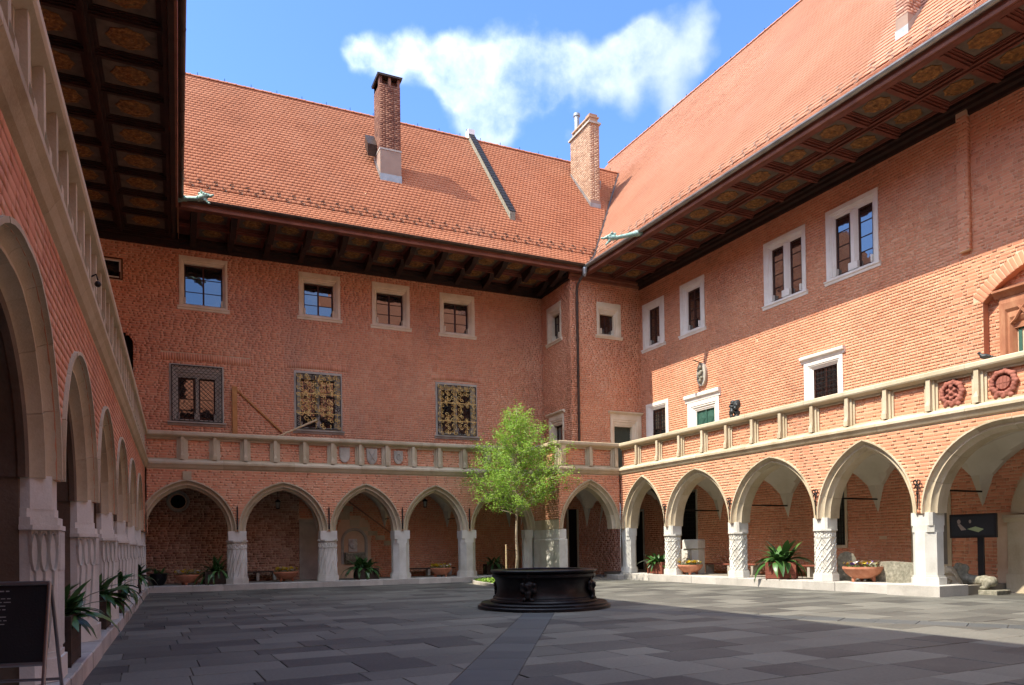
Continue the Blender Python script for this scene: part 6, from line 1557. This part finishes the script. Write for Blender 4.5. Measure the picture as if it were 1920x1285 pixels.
m_ = MB(); m_.add([(.1, .05, 8.70), (.1, .11, 8.70), (.1, .11, 8.62), (.1, .05, 8.62), (1.98, .03, 6.95), (1.98, .11, 6.95), (1.98, .11, 6.85), (1.98, .03, 6.85)], [(0, 1, 5, 4), (1, 2, 6, 5), (2, 3, 7, 6), (3, 0, 4, 7), (4, 5, 6, 7)]); m_.obj('beam', 'timber_post', gn)
m_ = MB(); m_.tube([(.9, -.75, 6.15), (3.5, -.1, 7.5)], .045, 8); m_.obj('pole', 'stake_wood', gn)

# ---------------------------------------------------------------- crests, bust, pigeon
def shield(u, z, w, h, kind, xf0=F_BACK, label=''):
    m_ = MB(); P = [(-w, h), (-w*.5, h*.94), (0, h), (w*.5, h*.94), (w, h), (w, -.1*h)]+[(w*math.cos(t*PI/10), -.1*h-.9*h*math.sin(t*PI/10)) for t in range(1, 10)]+[(-w, -.1*h)]
    m_.prism(P, -.06, .0); m_.add([(p[0]*.8, -.075, p[1]*.8) for p in P]+[(p[0], -.06, p[1]) for p in P], [tuple(range(len(P)))]+[(i, (i+1) % len(P), len(P)+(i+1) % len(P), len(P)+i) for i in range(len(P))])
    o = thing('crest', label, 'coat of arms', xf=xf0 @ Matrix.Translation((u, .125, z)), group='stone crests on the shaded parapet'); m_.obj('shield', 'grey_stone', o)
    if kind == 1:
        c = MB(); c.tube([(-w*.6, -.085, h*.6), (w*.5, -.085, -h*.55)], .022, 5); c.tube([(w*.6, -.085, h*.6), (-w*.5, -.085, -h*.55)], .022, 5); c.obj('crossed_staves', 'grey_stone', o)
    if kind == 2:
        c = MB(); c.tube([(w*.45*math.cos(t*PI/6), -.085, h*.1+h*.42*math.sin(t*PI/6)) for t in range(13)], .024, 5); c.tube([(.02, -.085, -h*.1), (w*.6, -.085, -h*.55)], .024, 5); c.obj('ring_charge', 'grey_stone', o)
shield(6.5, 5.6, .22, .33, 0, label='blank stone shield on the shaded parapet, leftmost of three')
shield(7.68, 5.58, .23, .35, 1, label='stone shield carved with crossed staves on the shaded parapet')
shield(8.86, 5.58, .2, .3, 2, label='small stone crest carved with a ring on the shaded parapet')
def wreath(u, z, r, label, kind):
    t = thing('crest', label, 'coat of arms', xf=F_RIGHT @ Matrix.Translation((u, .125, z)), group='round red crests on the sunlit parapet')
    els = [(0, .02, 0, r*.8, 1, .25, 1)]
    for k in range(18):
        a = k*2*PI/18; rr_ = r*(.86 if k % 2 else .95); els += [(rr_*math.cos(a), -.05, rr_*math.sin(a), .075), (r*.8*math.cos(a+.12), -.08, r*.8*math.sin(a+.12), .05)]
    if kind: els += [(0, -.06, 0, r*.5, 1, .3, 1.1), (-.1, -.1, .06, .05), (.1, -.1, .06, .05), (0, -.12, -.02, .05), (0, -.1, .16, .06), (-.14, -.09, -.1, .05), (.14, -.09, -.1, .05), (0, -.1, -.16, .06)]
    for sg in (-1, 0, 1): els.append((sg*r*.55, -.05, -r*1.02-.02*(sg == 0), .075))
    blob('relief', 'red_stone', els, t, res=.026)
    if not kind:
        c = MB(); R_ = r*.56; c.lathe([(.01, .09), (R_*.9, .085), (R_, .03), (R_, 0)], 24); c.tf(Matrix.Rotation(PI/2, 4, 'X')); c.obj('disc', 'red_stone', t, smooth=True, angle=.5)
        c = MB(); 
        for x in (-.5, 0, .5): hh = math.sqrt(1-x*x)*R_*.85; c.box(x*R_-.008, x*R_+.008, -.098, -.08, -hh, hh)
        c.box(-R_*.85, R_*.85, -.098, -.08, -.01, .01); c.obj('charges', 'red_stone', t)
wreath(-12.6, 5.6, .32, 'red wreathed crest carved with a lion face on the sunlit parapet', 1)
wreath(-11.25, 5.6, .33, 'red wreathed crest with a ribbed smooth disc on the sunlit parapet', 0)
oc_ = thing('oval_crest', 'tall oval stone crest on the sunlit wall above the green door', 'coat of arms', xf=F_RIGHT @ Matrix.Translation((-25.9, WT, 9.25)))
m_ = MB(); P = [(.30*math.cos(t*PI/12), .52*math.sin(t*PI/12)) for t in range(24)]; m_.prism(P, -.14, .02); m_.obj('plate', 'grey_stone', oc_)
blob('relief', 'old_green_stone', [(0, -.2, .3, .12), (-.08, -.18, .18, .1), (.07, -.18, .1, .09), (0, -.2, 0, .12), (-.07, -.18, -.12, .1), (.08, -.18, -.18, .09), (0, -.18, -.3, .1), (0, -.2, .44, .07)], oc_, res=.03)
MB().tube([(0, -.05, .5), (0, -.6, .62)], .02, 5).obj('bracket', 'iron', oc_)
bu = thing('bearded_bust', 'dark bronze head of a bearded man standing on the sunlit coping', 'bust', xf=F_RIGHT @ Matrix.Translation((-20.95, .14, 6.27)) @ Matrix.Rotation(-.5, 4, 'Z'))
blob('head', 'bust_bronze', [(0, .05, .50, .17, 1, 1.1, 1.15), (0, -.07, .44, .10), (0, -.19, .45, .035, 1, 1, 1.6), (-.06, -.13, .53, .045, 1.5, 1, .6), (.06, -.13, .53, .045, 1.5, 1, .6), (0, -.08, .60, .11, 1.1, .8, .8), (-.07, -.12, .42, .05), (.07, -.12, .42, .05), (0, -.12, .33, .09, 1.2, .9, 1), (-.07, -.12, .24, .085), (.07, -.12, .24, .085), (0, -.14, .16, .085), (-.04, -.13, .06, .06), (.05, -.13, .07, .06), (-.14, -.02, .35, .07), (.14, -.02, .35, .07), (-.17, .04, .46, .04, .6, 1, 1.4), (.17, .04, .46, .04, .6, 1, 1.4), (0, .08, .2, .13), (0, .06, .05, .14, 1.2, 1, .6), (0, .12, .62, .09)], bu, res=.02)
pg = thing('pigeon', 'small dark green-necked pigeon on the sunlit coping near the carved portal', 'bird', xf=F_RIGHT @ Matrix.Translation((-11.72, .1, 6.27)) @ Matrix.Rotation(.4, 4, 'Z'))
blob('body', 'bust_bronze', [(0, 0, .12, .075, 1.6, 1, 1), (-.08, 0, .17, .05), (-.12, 0, .23, .042), (.1, 0, .1, .05), (.17, 0, .085, .035), (.23, 0, .075, .025), (-.165, 0, .225, .015)], pg, res=.014)
MB().tube([(0, .02, .06), (0, .02, 0)], .007, 4).tube([(0, -.02, .06), (0, -.02, 0)], .007, 4).obj('legs', 'red_stone', pg)

# ---------------------------------------------------------------- dragon-headed water spouts
def spout(label, P0, P1, sc=1):
    P0, P1 = Vector(P0), Vector(P1); d = (P1-P0).normalized(); q = d.to_track_quat('X', 'Z').to_matrix().to_4x4(); L = (P1-P0).length
    t = thing('gargoyle_spout', label, 'gargoyle', xf=Matrix.Translation(P0) @ q, group='green copper spouts at the eave corners')
    m_ = MB(); m_.tube([(-.2, 0, -.02), (.1, 0, 0), (.3, 0, .0), (L-.3, 0, .0), (L-.2, 0, .02)], [.12, .14, .09, .08, .09], 12)
    for x in (.28, .36, L-.34): m_.tube([(x, 0, 0), (x+.035, 0, 0)], .108, 12)
    m_.obj('pipe', 'verdigris', t, smooth=True, angle=.7)
    me = blob('head', 'verdigris', [(L-.2, 0, .03, .13), (L-.08, 0, .06, .13), (L+.02, 0, .1, .11), (L+.12, 0, .11, .075), (L+.22, 0, .09, .06), (L+.3, 0, .12, .05), (L+.0, 0, -.06, .08), (L+.1, 0, -.13, .055), (L+.18, 0, -.18, .045), (L-.05, .09, .15, .05), (L-.05, -.09, .15, .05), (L-.14, .08, .22, .045), (L-.14, -.08, .22, .045), (L-.2, .07, .28, .03), (L-.2, -.07, .28, .03), (L+.06, .07, .14, .04), (L+.06, -.07, .14, .04), (L-.2, 0, .2, .07), (L-.3, 0, .18, .06)], t, res=.03)
spout('green copper dragon spout at the corner under the black coffered eave', (.06, 30.78, 15.12), (1.05, 30.0, 14.95))
spout('green copper dragon spout on the gutter beside the roof valley', (18.3, 26.6, 15.1), (17.15, 27.15, 14.85))
